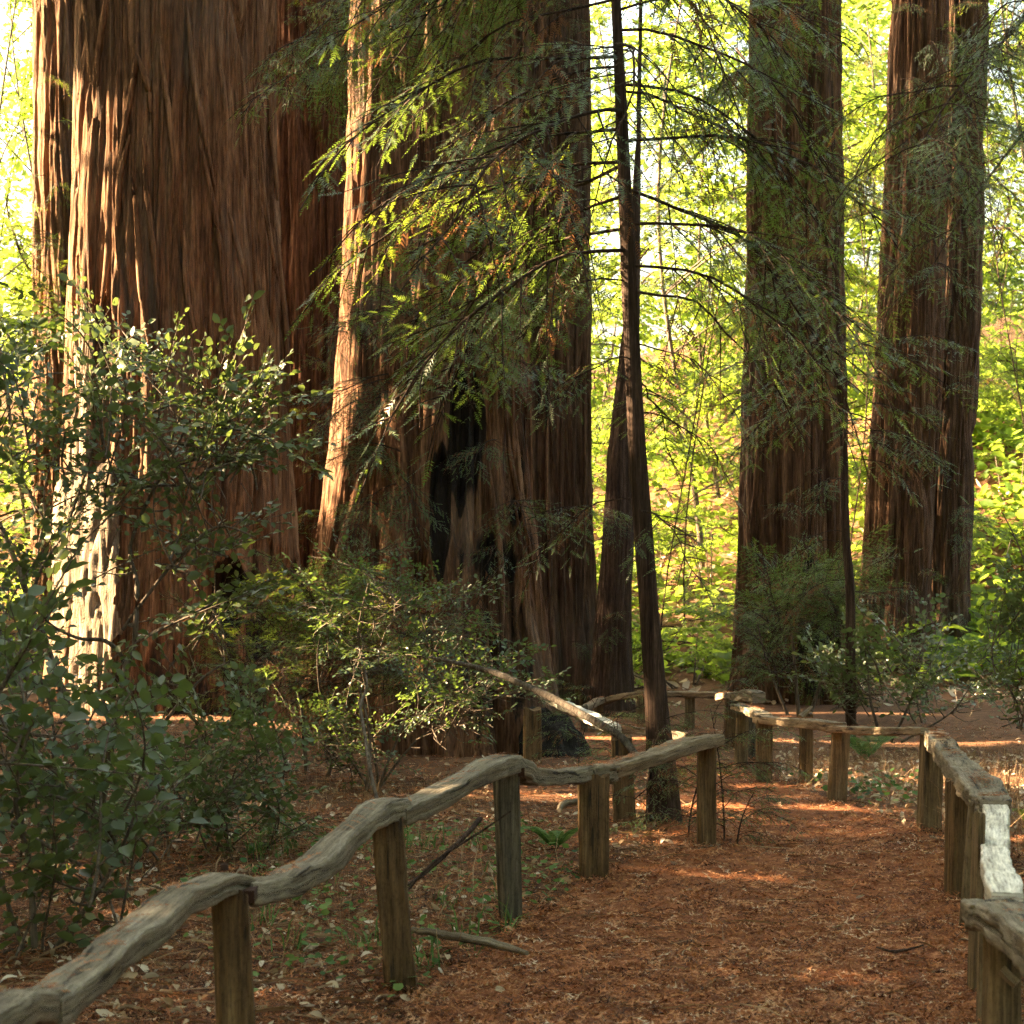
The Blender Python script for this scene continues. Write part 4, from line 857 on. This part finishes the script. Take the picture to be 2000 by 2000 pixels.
def seedling(label, px, d, h, seed, nb=12, bush=False):
    r = random.Random(seed); b = gnd(px, d); t = thing('redwood_seedling', label, 'seedling', b); m = MB()
    lean = r.uniform(-.25, .35); P = np.array([(lean*h*s*s, 0, h*s) for s in np.linspace(0, 1, 10)]); tube(m, P, np.linspace(.006, .002, 10), 5, 0, .1)
    part('stem', m.mesh('stem', [M['bark_young']]), t)
    for k in range(nb):
        f = .12+.88*k/nb; p = np.array([np.interp(f*h, P[:, 2], P[:, i]) for i in range(3)]); az = r.uniform(0, 6.28)
        put_branch(t, r.choice(RW[:3]+RWS), (0, 0, 0), p, (math.cos(az), math.sin(az), r.uniform(-.1, .6)), (.3+.3*(1-f))*h+.14, 0)
seedling('feathery redwood seedling leaning out right of the end post of the left fence', 1415, 11.4, .75, 51, 12)
seedling('redwood seedling just behind the end post of the left fence', 1345, 11.6, .62, 52, 10)
seedling('redwood seedling at the left of the sapling trunk', 1262, 12.2, .7, 53, 10)
seedling('tiny redwood seedling at the feet of the end post beside the path', 1440, 11.0, .3, 54, 8)
seedling('redwood seedling by the dark post behind the sapling', 1228, 12.9, .8, 55, 9)
seedling('pale redwood seedling in front of the fluted trunk', 1130, 19.5, .85, 56, 7)

# ------------------------------------------------------------------ ground litter
def in_view(n, dmin, dmax, p=2.0, spread=.32, seed=1):
    r = np.random.default_rng(seed); f = r.random(n)
    d = (dmin**(2-p+1e-6) + f*(dmax**(2-p+1e-6)-dmin**(2-p+1e-6)))**(1/(2-p+1e-6)) if p != 2 else dmin*(dmax/dmin)**f
    x = (r.random(n)*2-1)*spread*d; return x, d, r

def on_path(x, y):
    a = np.interp(y, PD, PL); b = np.interp(y, PD, PR); return (x > a) & (x < b) & (y < 24)

def scatter(name, templ, x, y, z, sc, yaw, tilt, tint, mat, kind='stuff', label=None, roll=None):
    tv, tt = templ; n = len(x); cy_, sy_ = np.cos(yaw), np.sin(yaw); ct, st = np.cos(tilt), np.sin(tilt)
    roll = np.zeros(n) if roll is None else roll; cr, sr = np.cos(roll), np.sin(roll)
    vx = tv[None, :, 0]*np.ones((n, 1)); vy = tv[None, :, 1]*cr[:, None]-tv[None, :, 2]*sr[:, None]; vz = tv[None, :, 1]*sr[:, None]+tv[None, :, 2]*cr[:, None]
    wx = vx*ct[:, None]-vz*st[:, None]; wz = vx*st[:, None]+vz*ct[:, None]
    V = np.stack([(wx*cy_[:, None]-vy*sy_[:, None])*sc[:, None]+x[:, None], (wx*sy_[:, None]+vy*cy_[:, None])*sc[:, None]+y[:, None], wz*sc[:, None]+z[:, None]], -1)
    T = (tt[None]+(np.arange(n)*len(tv))[:, None, None]).reshape(-1, 3)
    return V.reshape(-1, 3), T, np.repeat(tint, len(tv))

def sprig(seed):
    r = random.Random(seed); V = []; T = []; L = .065; b = r.uniform(-.5, .5)
    for k in range(4):
        s0, s1 = k/4, (k+1)/4; y0 = b*L*s0*s0; y1 = b*L*s1*s1; i = len(V)
        V += [(L*s0, y0-.0011, .0), (L*s0, y0+.0011, .001), (L*s1, y1, .002*math.sin(k))]; T.append((i, i+1, i+2))
        for e in (-1, 1):
            a = math.radians(r.uniform(25, 55)); ln = r.uniform(.010, .018); i = len(V)
            V += [(L*s0+.003, y0, 0), (L*s0+.008, y0, .001), (L*s0+.004+ln*math.cos(a), y0+e*ln*math.sin(a), r.uniform(-.002, .005))]; T.append((i, i+1, i+2))
    V = np.array(V); V[:, 0] -= L/2; return V, np.array(T)

m = MB()
for k in range(5):
    x, y, r = in_view(20000, 4.6, 27, 2.7, .30, 900+k); pth = on_path(x, y)
    z = ground_z(x, y) + np.where(pth, .019+.012*noise(x*1.5, y*1.5, 3.3), .004) + r.random(len(x))*.016
    tint = np.clip(np.where(pth, r.normal(.48, .24, len(x)), r.normal(.40, .26, len(x))), 0, 1)
    V, T, C = scatter('l', sprig(k), x, y, z, r.uniform(.6, 1.9, len(x)), r.random(len(x))*6.283, r.normal(0, .16, len(x)), tint, None, roll=r.normal(0, .4, len(x)))
    m.add(V, T, 0, C)
for pb in POSTS:                                                # needles drifted against the posts
    r = np.random.default_rng(int(pb[1]*1000)); n = 110; a_ = r.random(n)*6.283; q_ = .05+.16*r.random(n)**1.3; x = pb[0]+q_*np.cos(a_); y = pb[1]+q_*np.sin(a_)
    V, T, C = scatter('l', sprig(1), x, y, ground_z(x, y)+.02+.05*np.exp(-q_/.07)*r.random(n), r.uniform(.6, 1.5, n), r.random(n)*6.283, r.normal(0, .35, n), np.clip(r.normal(.42, .24, n), 0, 1), None, roll=r.normal(0, .5, n)); m.add(V, T, 0, C)
solo('needle_litter', m.mesh('needle_litter', [M['litter']], False), kind='stuff', label='rust brown redwood needles strewn over path and ground')

# needles on top of the rails
m = MB(); r = np.random.default_rng(55)
for pts, w in RAILS:
    P = smooth_path([at(*p) for p in pts], 60); n = int(40*np.linalg.norm(P[-1]-P[0])/1.4)+3
    if pts[0][2] > 9 and pts[0][2] < 13: n *= 3
    cl = r.random(5); i = np.clip(((r.choice(cl, n)+r.normal(0, .06, n))*59).astype(int), 1, 58); p = P[i]; t, s, u = frames(P); off = r.uniform(-.3, .3, n)*w
    q = p + s[i]*off[:, None]
    yaw = np.arctan2(t[i][:, 1], t[i][:, 0])+r.normal(0, .7, n)
    V, T, C = scatter('l', sprig(int(r.integers(5))), q[:, 0], q[:, 1], q[:, 2]+.010+r.random(n)*.006, r.uniform(.5, 1.1, n), yaw, np.arcsin(np.clip(t[i][:, 2], -1, 1))*np.cos(yaw-np.arctan2(t[i][:, 1], t[i][:, 0])), np.clip(r.normal(.5, .15, n), 0, 1), None)
    m.add(V, T, 0, C)
solo('rail_litter', m.mesh('rail_litter', [M['litter']], False), kind='stuff', label='rust brown needle sprigs lying on top of the rails')

# pale dry leaves, curled
def curl(seed):
    r = random.Random(seed); n = 5; V = []; T = []
    for i in range(n):
        f = i/(n-1); w = .5*math.sin(math.pi*(f*.86+.07))*r.uniform(.8, 1.1)*.55
        V += [(f-.5, -w, .16*math.sin(f*3+seed)+.30*w), (f-.5, r.uniform(-.05, .05), .14*math.sin(f*3+seed)-.02), (f-.5, w, .16*math.sin(f*3+seed)+.38*w)]
    for i in range(n-1):
        a = i*3
        for j in (0, 1): T += [(a+j, a+j+1, a+j+4), (a+j, a+j+4, a+j+3)]
    return np.array(V)*.05, np.array(T)
m = MB()
for k in range(4):
    x, y, r = in_view(1500, 4.6, 26, 2.4, .30, 950+k); keep = ~on_path(x, y) | (r.random(len(x)) < .06); x = x[keep]; y = y[keep]; n = len(x)
    V, T, C = scatter('l', curl(k), x, y, ground_z(x, y)+.012+r.random(n)*.02, r.uniform(.25, 1.35, n), r.random(n)*6.283, r.normal(0, .35, n), np.clip(r.normal(.38, .3, n), 0, 1), None, roll=r.normal(0, .6, n))
    m.add(V, T, 0, C)
n = 1100; px = r.uniform(1520, 2150, n); y = r.uniform(13.5, 22, n); x = (px-1000)/F*y; kp = ~on_path(x, y); x = x[kp]; y = y[kp]; n = len(x)
V, T, C = scatter('l', curl(7), x, y, ground_z(x, y)+.02+r.random(n)*.03, r.uniform(.6, 1.8, n), r.random(n)*6.283, r.normal(0, .4, n), np.clip(r.normal(.3, .3, n), 0, 1), None, roll=r.normal(0, .6, n)); m.add(V, T, 0, C)
solo('dry_leaves', m.mesh('dry_leaves', [M['dry']]), kind='stuff', label='pale curled dry leaves scattered on the forest floor')

# twigs on the ground
m = MB(); tw = (np.array([(-.5, -.012, 0), (-.5, .012, 0), (0, .06, .02), (0, .035, .025), (.5, -.006, 0), (.5, .006, .01)])*.22, np.array([(0, 1, 3), (1, 2, 3), (3, 2, 5), (3, 5, 4)]))
x, y, r = in_view(5000, 4.6, 26, 2.4, .30, 970); keep = ~on_path(x, y) | (r.random(len(x)) < .28); x = x[keep]; y = y[keep]; n = len(x)
V, T, C = scatter('l', tw, x, y, ground_z(x, y)+.012+r.random(n)*.02, r.uniform(.4, 1.6, n), r.random(n)*6.283, r.normal(0, .12, n), np.clip(r.normal(.2, .2, n), 0, 1), None, roll=r.random(n)*6)
m.add(V, T, 0, C); solo('fallen_twigs', m.mesh('fallen_twigs', [M['drygrass']], False), kind='stuff', label='small dark twigs scattered over the forest floor')

# low green plants and grass behind the left fence, dry stalks beyond the right fence
m = MB(); r = np.random.default_rng(61)
def disc(seed):
    q = random.Random(seed); a = np.linspace(0, 2*math.pi, 7, endpoint=False); V = [(0, 0, .0)]+[(.5*math.cos(b)*(.85 if i else .5), .5*math.sin(b)*.8, .06*q.random()) for i, b in enumerate(a)]
    return np.array(V)*.04, np.array([(0, i+1, (i+1) % 7+1) for i in range(7)])
for k in range(3):
    n = 450; cx_ = r.integers(0, 26, n); cc = np.random.default_rng(62+k); cpx = cc.uniform(380, 1120, 26); cd = cc.uniform(7.6, 12.5, 26)
    px = cpx[cx_]+r.normal(0, 45, n); d = cd[cx_]+r.normal(0, .35, n); x = (px-1000)/F*d; keep = (~on_path(x, d)); x = x[keep]; d = d[keep]; n = len(x)
    V, T, C = scatter('c', disc(k), x, d, ground_z(x, d)+r.uniform(.02, .09, n), r.uniform(.5, 1.4, n), r.random(n)*6.28, r.normal(0, .35, n), np.clip(r.normal(.5, .25, n), 0, 1), None, roll=r.normal(0, .35, n)); m.add(V, T, 0, C)
bl = (np.array([(0, -.004, 0), (0, .004, 0), (.09, -.004, .06), (.09, .004, .06), (.20, 0, .05)]), np.array([(0, 1, 3), (0, 3, 2), (2, 3, 4)]))
n = 380; k = r.integers(0, 30, n); cpx = r.uniform(480, 1010, 30); cd = r.uniform(7.8, 12, 30); px = cpx[k]+r.normal(0, 14, n); d = cd[k]+r.normal(0, .08, n); x = (px-1000)/F*d
keep = (~on_path(x, d)); x = x[keep]; d = d[keep]; n = len(x)
V, T, C = scatter('g', bl, x, d, ground_z(x, d), r.uniform(.4, 1.0, n), r.random(n)*6.28, r.uniform(0, .8, n), np.clip(r.normal(.55, .2, n), 0, 1), None); m.add(V, T, 0, C)
# leafy seedlings right of the fence
for k in range(2):
    n = 130; px = r.normal(1700, 110, n); d = r.uniform(14.2, 17, n); x = (px-1000)/F*d; keep = ~on_path(x, d); x = x[keep]; d = d[keep]; n = len(x)
    V, T, C = scatter('c', disc(k+5), x, d, ground_z(x, d)+r.uniform(.02, .16, n), r.uniform(.8, 1.8, n), r.random(n)*6.28, r.normal(0, .4, n), np.clip(r.normal(.35, .25, n), 0, 1), None, roll=r.normal(0, .4, n)); m.add(V, T, 0, C)
solo('ground_cover', m.mesh('ground_cover', [M['cover']]), kind='stuff', label='small green seedlings and grass blades growing through the needles')

m = MB(); st = (np.array([(0, -.0016, 0), (0, .0016, 0), (.12, .012, .02), (.12, .0152, .02), (.24, -.004, .05), (.24, -.0012, .05), (.34, .03, .02)]), np.array([(0, 1, 3), (0, 3, 2), (2, 3, 5), (2, 5, 4), (4, 5, 6)]))
def stalks(n, pxr, dr, sc, seed):
    r = np.random.default_rng(seed); px = r.uniform(*pxr, n); d = r.uniform(*dr, n); x = (px-1000)/F*d; keep = ~on_path(x, d); x = x[keep]; d = d[keep]; n = len(x)
    V, T, C = scatter('s', st, x, d, ground_z(x, d), r.uniform(*sc, n), r.random(n)*6.28, r.uniform(-.1, 1.3, n), np.clip(r.normal(.4, .28, n), 0, 1), None); m.add(V, T, 0, C)
stalks(3800, (1540, 2150), (15.2, 22), (.3, .85), 81); stalks(600, (1850, 2200), (10, 15), (.5, 1.5), 82); stalks(700, (250, 1100), (7.6, 11.5), (.4, 1.0), 83); stalks(500, (600, 950), (14, 16.5), (.4, .8), 84)
solo('dry_stalks', m.mesh('dry_stalks', [M['drygrass']], False), kind='stuff', label='tangled dry stalks and grass beyond the fences')

# ------------------------------------------------------------------ background wood
def bgtree(label, px, d, h, rad, n, spread, zr, seed, lib, sc=(.8, 1.3), name='maple_tree', lean=0.0, trunk='stem'):
    r = random.Random(seed); b = gnd(px, d); t = thing(name, label, 'tree', b, 'background trees'); m = MB()
    P = np.array([(lean*h*f*f + .035*h*math.sin(f*5+seed*1.7), .02*h*math.sin(f*4), h*f-.2) for f in np.linspace(0, 1, 14)]); tube(m, P, np.linspace(rad*.55, rad*.15, 14), 8, 0, .1)
    part('trunk', m.mesh('trunk', [M[trunk]]), t)
    for k in range(n):
        z = r.uniform(*zr); az = r.uniform(0, 6.28); rr = spread*math.sqrt(r.random())
        p0 = np.array([np.interp(min(z*.85, h), P[:, 2], P[:, i]) for i in range(3)]); p1 = np.array([p0[0]+rr*math.cos(az), p0[1]+rr*math.sin(az), z])
        if k % 4 == 0:
            c = MB(); tube(c, smooth_path([p0, (p0+p1)/2+np.array([0, 0, .15*rr]), p1], 8), np.linspace(rad*.22, .010, 8), 5, 0, .1, False)
            part('limb', c.mesh('limb', [M[trunk]]), t)
        put_branch(t, r.choice(lib), (0, 0, 0), p1, (math.cos(az)+r.gauss(0, .4), math.sin(az)+r.gauss(0, .4), r.uniform(-.6, .3)), r.uniform(*sc), r.uniform(-.5, .5))
    return t
bgtree('sunlit yellow-green maple between the sapling stem and the scarred trunk', 1330, 42, 13, .12, 46, 3.4, (1.2, 11), 1, MP)
bgtree('bright maple with several thin leaning stems just left of the scarred trunk', 1420, 48, 14, .09, 40, 3.2, (1.5, 12), 2, MP, lean=-.12)
bgtree('pale green maple seen in the gap between the scarred trunk and the twin pair', 1670, 44, 14, .08, 40, 2.6, (1.0, 12), 3, MP)
bgtree('glowing maple at the right edge, beyond the twin pair on the hillside', 1990, 46, 14, .1, 46, 3.4, (2.5, 12), 4, MP)
bgtree('sunny maple at the left edge beyond the far left redwood', 20, 46, 14, .1, 50, 3.6, (.8, 12), 5, MP)
bgtree('low maple glowing behind the shrub at the left edge', -60, 36, 8, .14, 34, 2.6, (.4, 6.5), 6, MP, (.6, 1.0))
bgtree('far maple filling the gap at the upper left beyond the far left redwood', 60, 54, 15, .1, 44, 3.6, (3, 14), 15, MP)
bgtree('far maple behind the slim leaning trunk', 1180, 56, 15, .1, 40, 3.6, (1.5, 13), 7, MP)
bgtree('far maple high on the slope behind the twin pair', 1830, 58, 15, .1, 40, 4.0, (3, 13), 8, MP)
bgtree('far pale maple high behind the scarred trunk', 1540, 62, 16, .1, 40, 4.2, (3, 14), 9, MP)
bgtree('drooping conifer with green hanging sprays between sapling and scarred trunk', 1390, 36, 14, .03, 60, 2.0, (2.6, 10), 10, CF+RWW, (1.0, 1.7), 'conifer_tree', trunk='bark_young')
bgtree('drooping conifer in the gap left of the twin pair, dark green high up', 1650, 38, 14, .03, 40, 1.3, (3.6, 10.5), 11, CF+RW[:2], (1.0, 1.6), 'conifer_tree', trunk='bark_young')
bgtree('drooping conifer at the right edge with thin hanging twigs', 1985, 37, 14, .03, 50, 1.8, (3.2, 10.5), 12, CF+RW[:2], (1.0, 1.7), 'conifer_tree', trunk='bark_young')
bgtree('drooping conifer at the left edge with lacy sprays over the bright gap', 20, 35, 14, .025, 44, 1.8, (2.2, 10), 13, CF+RWW, (1.0, 1.6), 'conifer_tree', trunk='bark_young')
bgtree('slender tree with slanting stem beyond the sapling', 1330, 34, 11, .03, 26, 1.6, (2.6, 8.5), 14, CF+RWW, (.9, 1.4), 'conifer_tree', lean=.03, trunk='bark_young')

def bank_shrub(label, px, d, n, sx, h, seed, lib, sc):
    r = random.Random(seed); b = gnd(px, d); t = thing('hillside_shrub', label, 'shrub', b, 'sunlit shrubs on the bank'); m = MB()
    for k in range(n):
        az = r.uniform(0, 6.28); rr = sx*math.sqrt(r.random()); z = h*r.uniform(.25, 1)*(1-.5*rr/sx); p = np.array([rr*math.cos(az), rr*math.sin(az), z])
        gz = float(ground_z(b[0]+p[0], b[1]+p[1]))-b[2]; p[2] += gz
        if k % 2 == 0: tube(m, smooth_path([(p[0]*.3, p[1]*.3, float(ground_z(b[0]+p[0]*.3, b[1]+p[1]*.3))-b[2]-.05), (p[0]*.7, p[1]*.7, p[2]*.5), p], 6), np.linspace(.016, .006, 6), 5, 0, .1, False)
        put_branch(t, r.choice(lib), (0, 0, 0), p, (math.cos(az), math.sin(az), r.uniform(-.3, .5)), r.uniform(*sc), r.uniform(-.5, .5))
    part('stem', m.mesh('stem', [M['stem']]), t)
SB = MP
for i, (lab, px, d, n, sx, h) in enumerate([
    ('bright fern-green shrub behind the distant fence, right of the sapling stem', 1350, 31, 16, 1.1, 1.1),
    ('yellow-green shrub on the bank behind the distant fence, near the slim leaning trunk', 1250, 33, 14, 1.2, 1.3),
    ('low sunlit shrub against the foot of the scarred trunk, behind the distant fence', 1420, 34, 14, 1.0, .9),
    ('dark green shrub on the bank, half way up behind the sapling', 1390, 39, 16, 1.5, 2.0),
    ('sunlit shrub on the slope right of the twin pair, low down', 1960, 33, 18, 1.6, 1.2),
    ('wide green shrub on the slope right of the twin pair, higher up', 1980, 40, 18, 2.2, 1.6),
    ('small shrub glimpsed between the scarred trunk and the twin pair', 1680, 37, 12, .9, 1.8),
    ('sunlit shrub at the left edge behind the tall leafy shrub', 30, 31, 16, 1.4, 1.4),
    ('pale shrub on the crest of the bank behind the sapling', 1290, 44, 18, 2.0, 1.8),
    ('green shrub close against the right side of the twin trunks', 1925, 37, 14, 1.4, 1.2),
    ('broad shrub on the upper slope at the right edge', 1990, 47, 20, 2.4, 1.8),
    ('shrub high on the slope above the broad one at the right edge', 1930, 53, 20, 2.6, 2.2)]):
    bank_shrub(lab, px, d, n, sx, h, 300+i, SB, (.35, .65))

# low plants over the sunlit bank, and the far wood as one mass
m = MB(); r = np.random.default_rng(91); n = 24000; d = r.uniform(30, 62, n); x = r.uniform(-.34, .36, n)*d; k = noise(x*.35, d*.35, 2.2); keep = k > -.2; x = x[keep]; d = d[keep]; n = len(x)
V, T, C = scatter('c', leaf_geo(.22, .14, random.Random(1)), x, d, ground_z(x, d)+r.uniform(.03, .45, n), r.uniform(.6, 1.5, n), r.random(n)*6.28, r.normal(-.1, .4, n), np.clip(r.normal(.5, .3, n), 0, 1), None, roll=r.normal(0, .4, n)); m.add(V, T, 0, C)
n = 7000; d = r.uniform(31, 60, n); x = r.uniform(.19, .34, n)*d
V, T, C = scatter('c', leaf_geo(.24, .15, random.Random(2)), x, d, ground_z(x, d)+r.uniform(.03, .6, n), r.uniform(.6, 1.6, n), r.random(n)*6.28, r.normal(-.1, .4, n), np.clip(r.normal(.5, .3, n), 0, 1), None, roll=r.normal(0, .4, n)); m.add(V, T, 0, C)
solo('bank_plants', m.mesh('bank_plants', [M['maple']]), kind='stuff', label='low leafy plants covering the sunlit bank')
m = MB(); n = 5000; d = r.uniform(29, 50, n); x = r.uniform(-.34, .36, n)*d
V, T, C = scatter('c', curl(3), x, d, ground_z(x, d)+r.uniform(.02, .1, n), r.uniform(2, 5, n), r.random(n)*6.28, r.normal(0, .4, n), np.clip(r.normal(.4, .25, n), 0, 1), None, roll=r.normal(0, .5, n)); m.add(V, T, 0, C)
solo('bank_leaves', m.mesh('bank_leaves', [M['dry']]), kind='stuff', label='orange brown fallen leaves on the sunlit bank')
m = MB()
for k in range(3):
    n = 42000; d = r.uniform(60, 105, n); x = r.uniform(-.42, .42, n)*d; zt = r.random(n)**.95*26; cl = noise(x*.16, d*.16, zt*.16) + .5*noise(x*.5, d*.5, zt*.5)
    keep = cl > -.08 + .50*(zt/26) - .22*(x < -.15*d); x = x[keep]; d = d[keep]; zt = zt[keep]; n = len(x)
    V, T, C = scatter('c', (np.array([(0, 0, 0), (.16, .1, .03), (.34, 0, -.03), (.16, -.1, .03)]), np.array([(0, 1, 2), (0, 2, 3)])), x, d, ground_z(x, d)+zt, r.uniform(.6, 1.5, n), r.random(n)*6.28, r.normal(-.2, .5, n), np.clip(r.normal(.5, .3, n), 0, 1), None, roll=r.normal(0, .5, n)); m.add(V, T, 0, C)
solo('distant_wood', m.mesh('distant_wood', [M['maple']]), kind='stuff', label='hazy sunlit wood far behind, seen between the trunks')

# ------------------------------------------------------------------ unseen redwood canopy, added and shaped to shade the grove
S3 = np.array(SUN)
gaps = []  # holes cut in the canopy along sun rays to spots meant to be lit
def gap(px, py, d, rad): gaps.append((at(px, py, d), rad))
for py in range(200, 1330, 60): gap(160, py, 26.0, .5)
for py in range(560, 1330, 80): gap(240, py, 25.3, .4)
for py in range(1050, 1330, 60): gap(215, py, 24.6, .6)
for py in range(-20, 1000, 60): gap(690, py, 22.35, .42)
gap(330, 760, 25.0, .2); gap(345, 900, 24.6, .16)
for q in [(860, 420, 12.9, .34), (930, 330, 12.8, .28), (800, 520, 12.9, .2), (1010, 250, 12.8, .18), (960, 440, 12.7, .16), (1100, 640, 12.6, .14), (1180, 560, 12.7, .15), (1430, 720, 12.6, .2), (1560, 840, 22, .3),
          (1050, 1060, 29, .3), (1045, 1140, 29, .3), (640, 1400, 15.6, .14), (880, 1350, 15.4, .16), (900, 1390, 15.6, .14), (420, 760, 12, .25), (330, 780, 12, .2), (330, 1200, 12, .18), (820, 1440, 16.5, .2),
          (1450, 1545, 16.3, .16), (1400, 1552, 15.5, .14), (1240, 1548, 14.5, .12), (1180, 1545, 15, .12), (1400, 1636, 11.4, .09), (1650, 1620, 12.4, .10), (1780, 1625, 12.2, .10), (1560, 1580, 14.3, .10), (1690, 1570, 14.5, .1), (940, 1555, 13.7, .1), (1500, 1605, 13, .08),
          (1340, 1740, 9.5, .05), (1320, 1725, 9.7, .05), (1690, 1425, 13.9, .12), (1760, 1425, 13.1, .10), (1550, 1405, 16.0, .14), (1510, 1400, 16.6, .12), (1310, 1352, 26, .22), (1412, 1356, 23.5, .12), (1820, 1418, 12.4, .07), (1660, 1470, 18, .3), (1740, 1460, 18, .35), (1820, 1470, 18, .35), (1900, 1450, 17, .4), (1950, 1420, 18, .5), (1590, 1480, 18, .2), (1350, 1420, 25, .4), (1290, 1430, 25, .35), (1170, 1402, 14.3, .08)]: gap(*q)
m = MB(); r = np.random.default_rng(17); n = 70000; KITE = (np.array([(0, 0, 0), (.28, .24, .05), (.62, 0, -.06), (.28, -.24, .05)]), np.array([(0, 1, 2), (0, 2, 3)]))
cxn = r.integers(0, 60, n); ccY = r.uniform(-8, 38, 60); ccX = r.uniform(-24, -13, 60)
x = ccX[cxn]+r.normal(0, 1.6, n); y = ccY[cxn]+r.normal(0, 1.8, n); z = r.uniform(1.5, 24, n)
ex = r.random(n) < .6; x = np.where(ex, r.uniform(-24, -12, n), x); y = np.where(ex, r.uniform(-10, 38, n), y)
# unseen foliage overhead, right and behind, added to cut the sky fill
no = 14000; kind = r.random(no); rf_ = kind < .10; rt = (kind >= .10) & (kind < .55); bk = kind >= .55
x = np.concatenate([x, np.where(rf_, r.uniform(-13, 14, no), np.where(rt, r.uniform(10, 22, no), r.uniform(-22, 22, no)))])
y = np.concatenate([y, np.where(rf_, r.uniform(-14, 32, no), np.where(rt, r.uniform(-16, 28, no), r.uniform(-28, -14, no)))])
z = np.concatenate([z, np.where(rf_, r.uniform(12, 24, no), r.uniform(.5, 20, no))]); n = len(x)
P = np.stack([x, y, z], 1); roof = np.arange(n) >= n-no
keep = np.where(roof, (z > 1.65+.30*np.maximum(y, 0)+2.0) | (x > .30*np.maximum(y, 0)+2.5) | (y < -10), x < -.30*np.maximum(y, 0)-2.0)      # all of it outside the frame
keep &= (y + S3[1]/S3[0]*(-4-x)) < 36.2                                                       # the wood behind stays in the sun
for g, rad in gaps:
    v_ = P-g; k = v_ @ S3; dd = np.linalg.norm(v_-k[:, None]*S3, axis=1); keep &= ~((dd < rad+.34*min(1, rad/.25)) & (k > 0))
x, y, z, roof = x[keep], y[keep], z[keep], roof[keep]; n = len(x)
V, T, C = scatter('c', KITE, x, y, z, r.uniform(.7, 1.3, n)*np.where(roof, 1.6, 1), r.random(n)*6.28, r.normal(-.2, .6, n), np.clip(r.normal(.4, .25, n), 0, 1), None, roll=r.normal(0, .6, n)); m.add(V, T, 0, C)
solo('shade_canopy', m.mesh('shade_canopy', [M['needle']]), kind='stuff', label='unseen redwood foliage added around and above the path to shade it, with sun gaps')
import sys; sys.stderr.write('TRIS %d\n' % sum(len(me.polygons) for me in bpy.data.meshes))
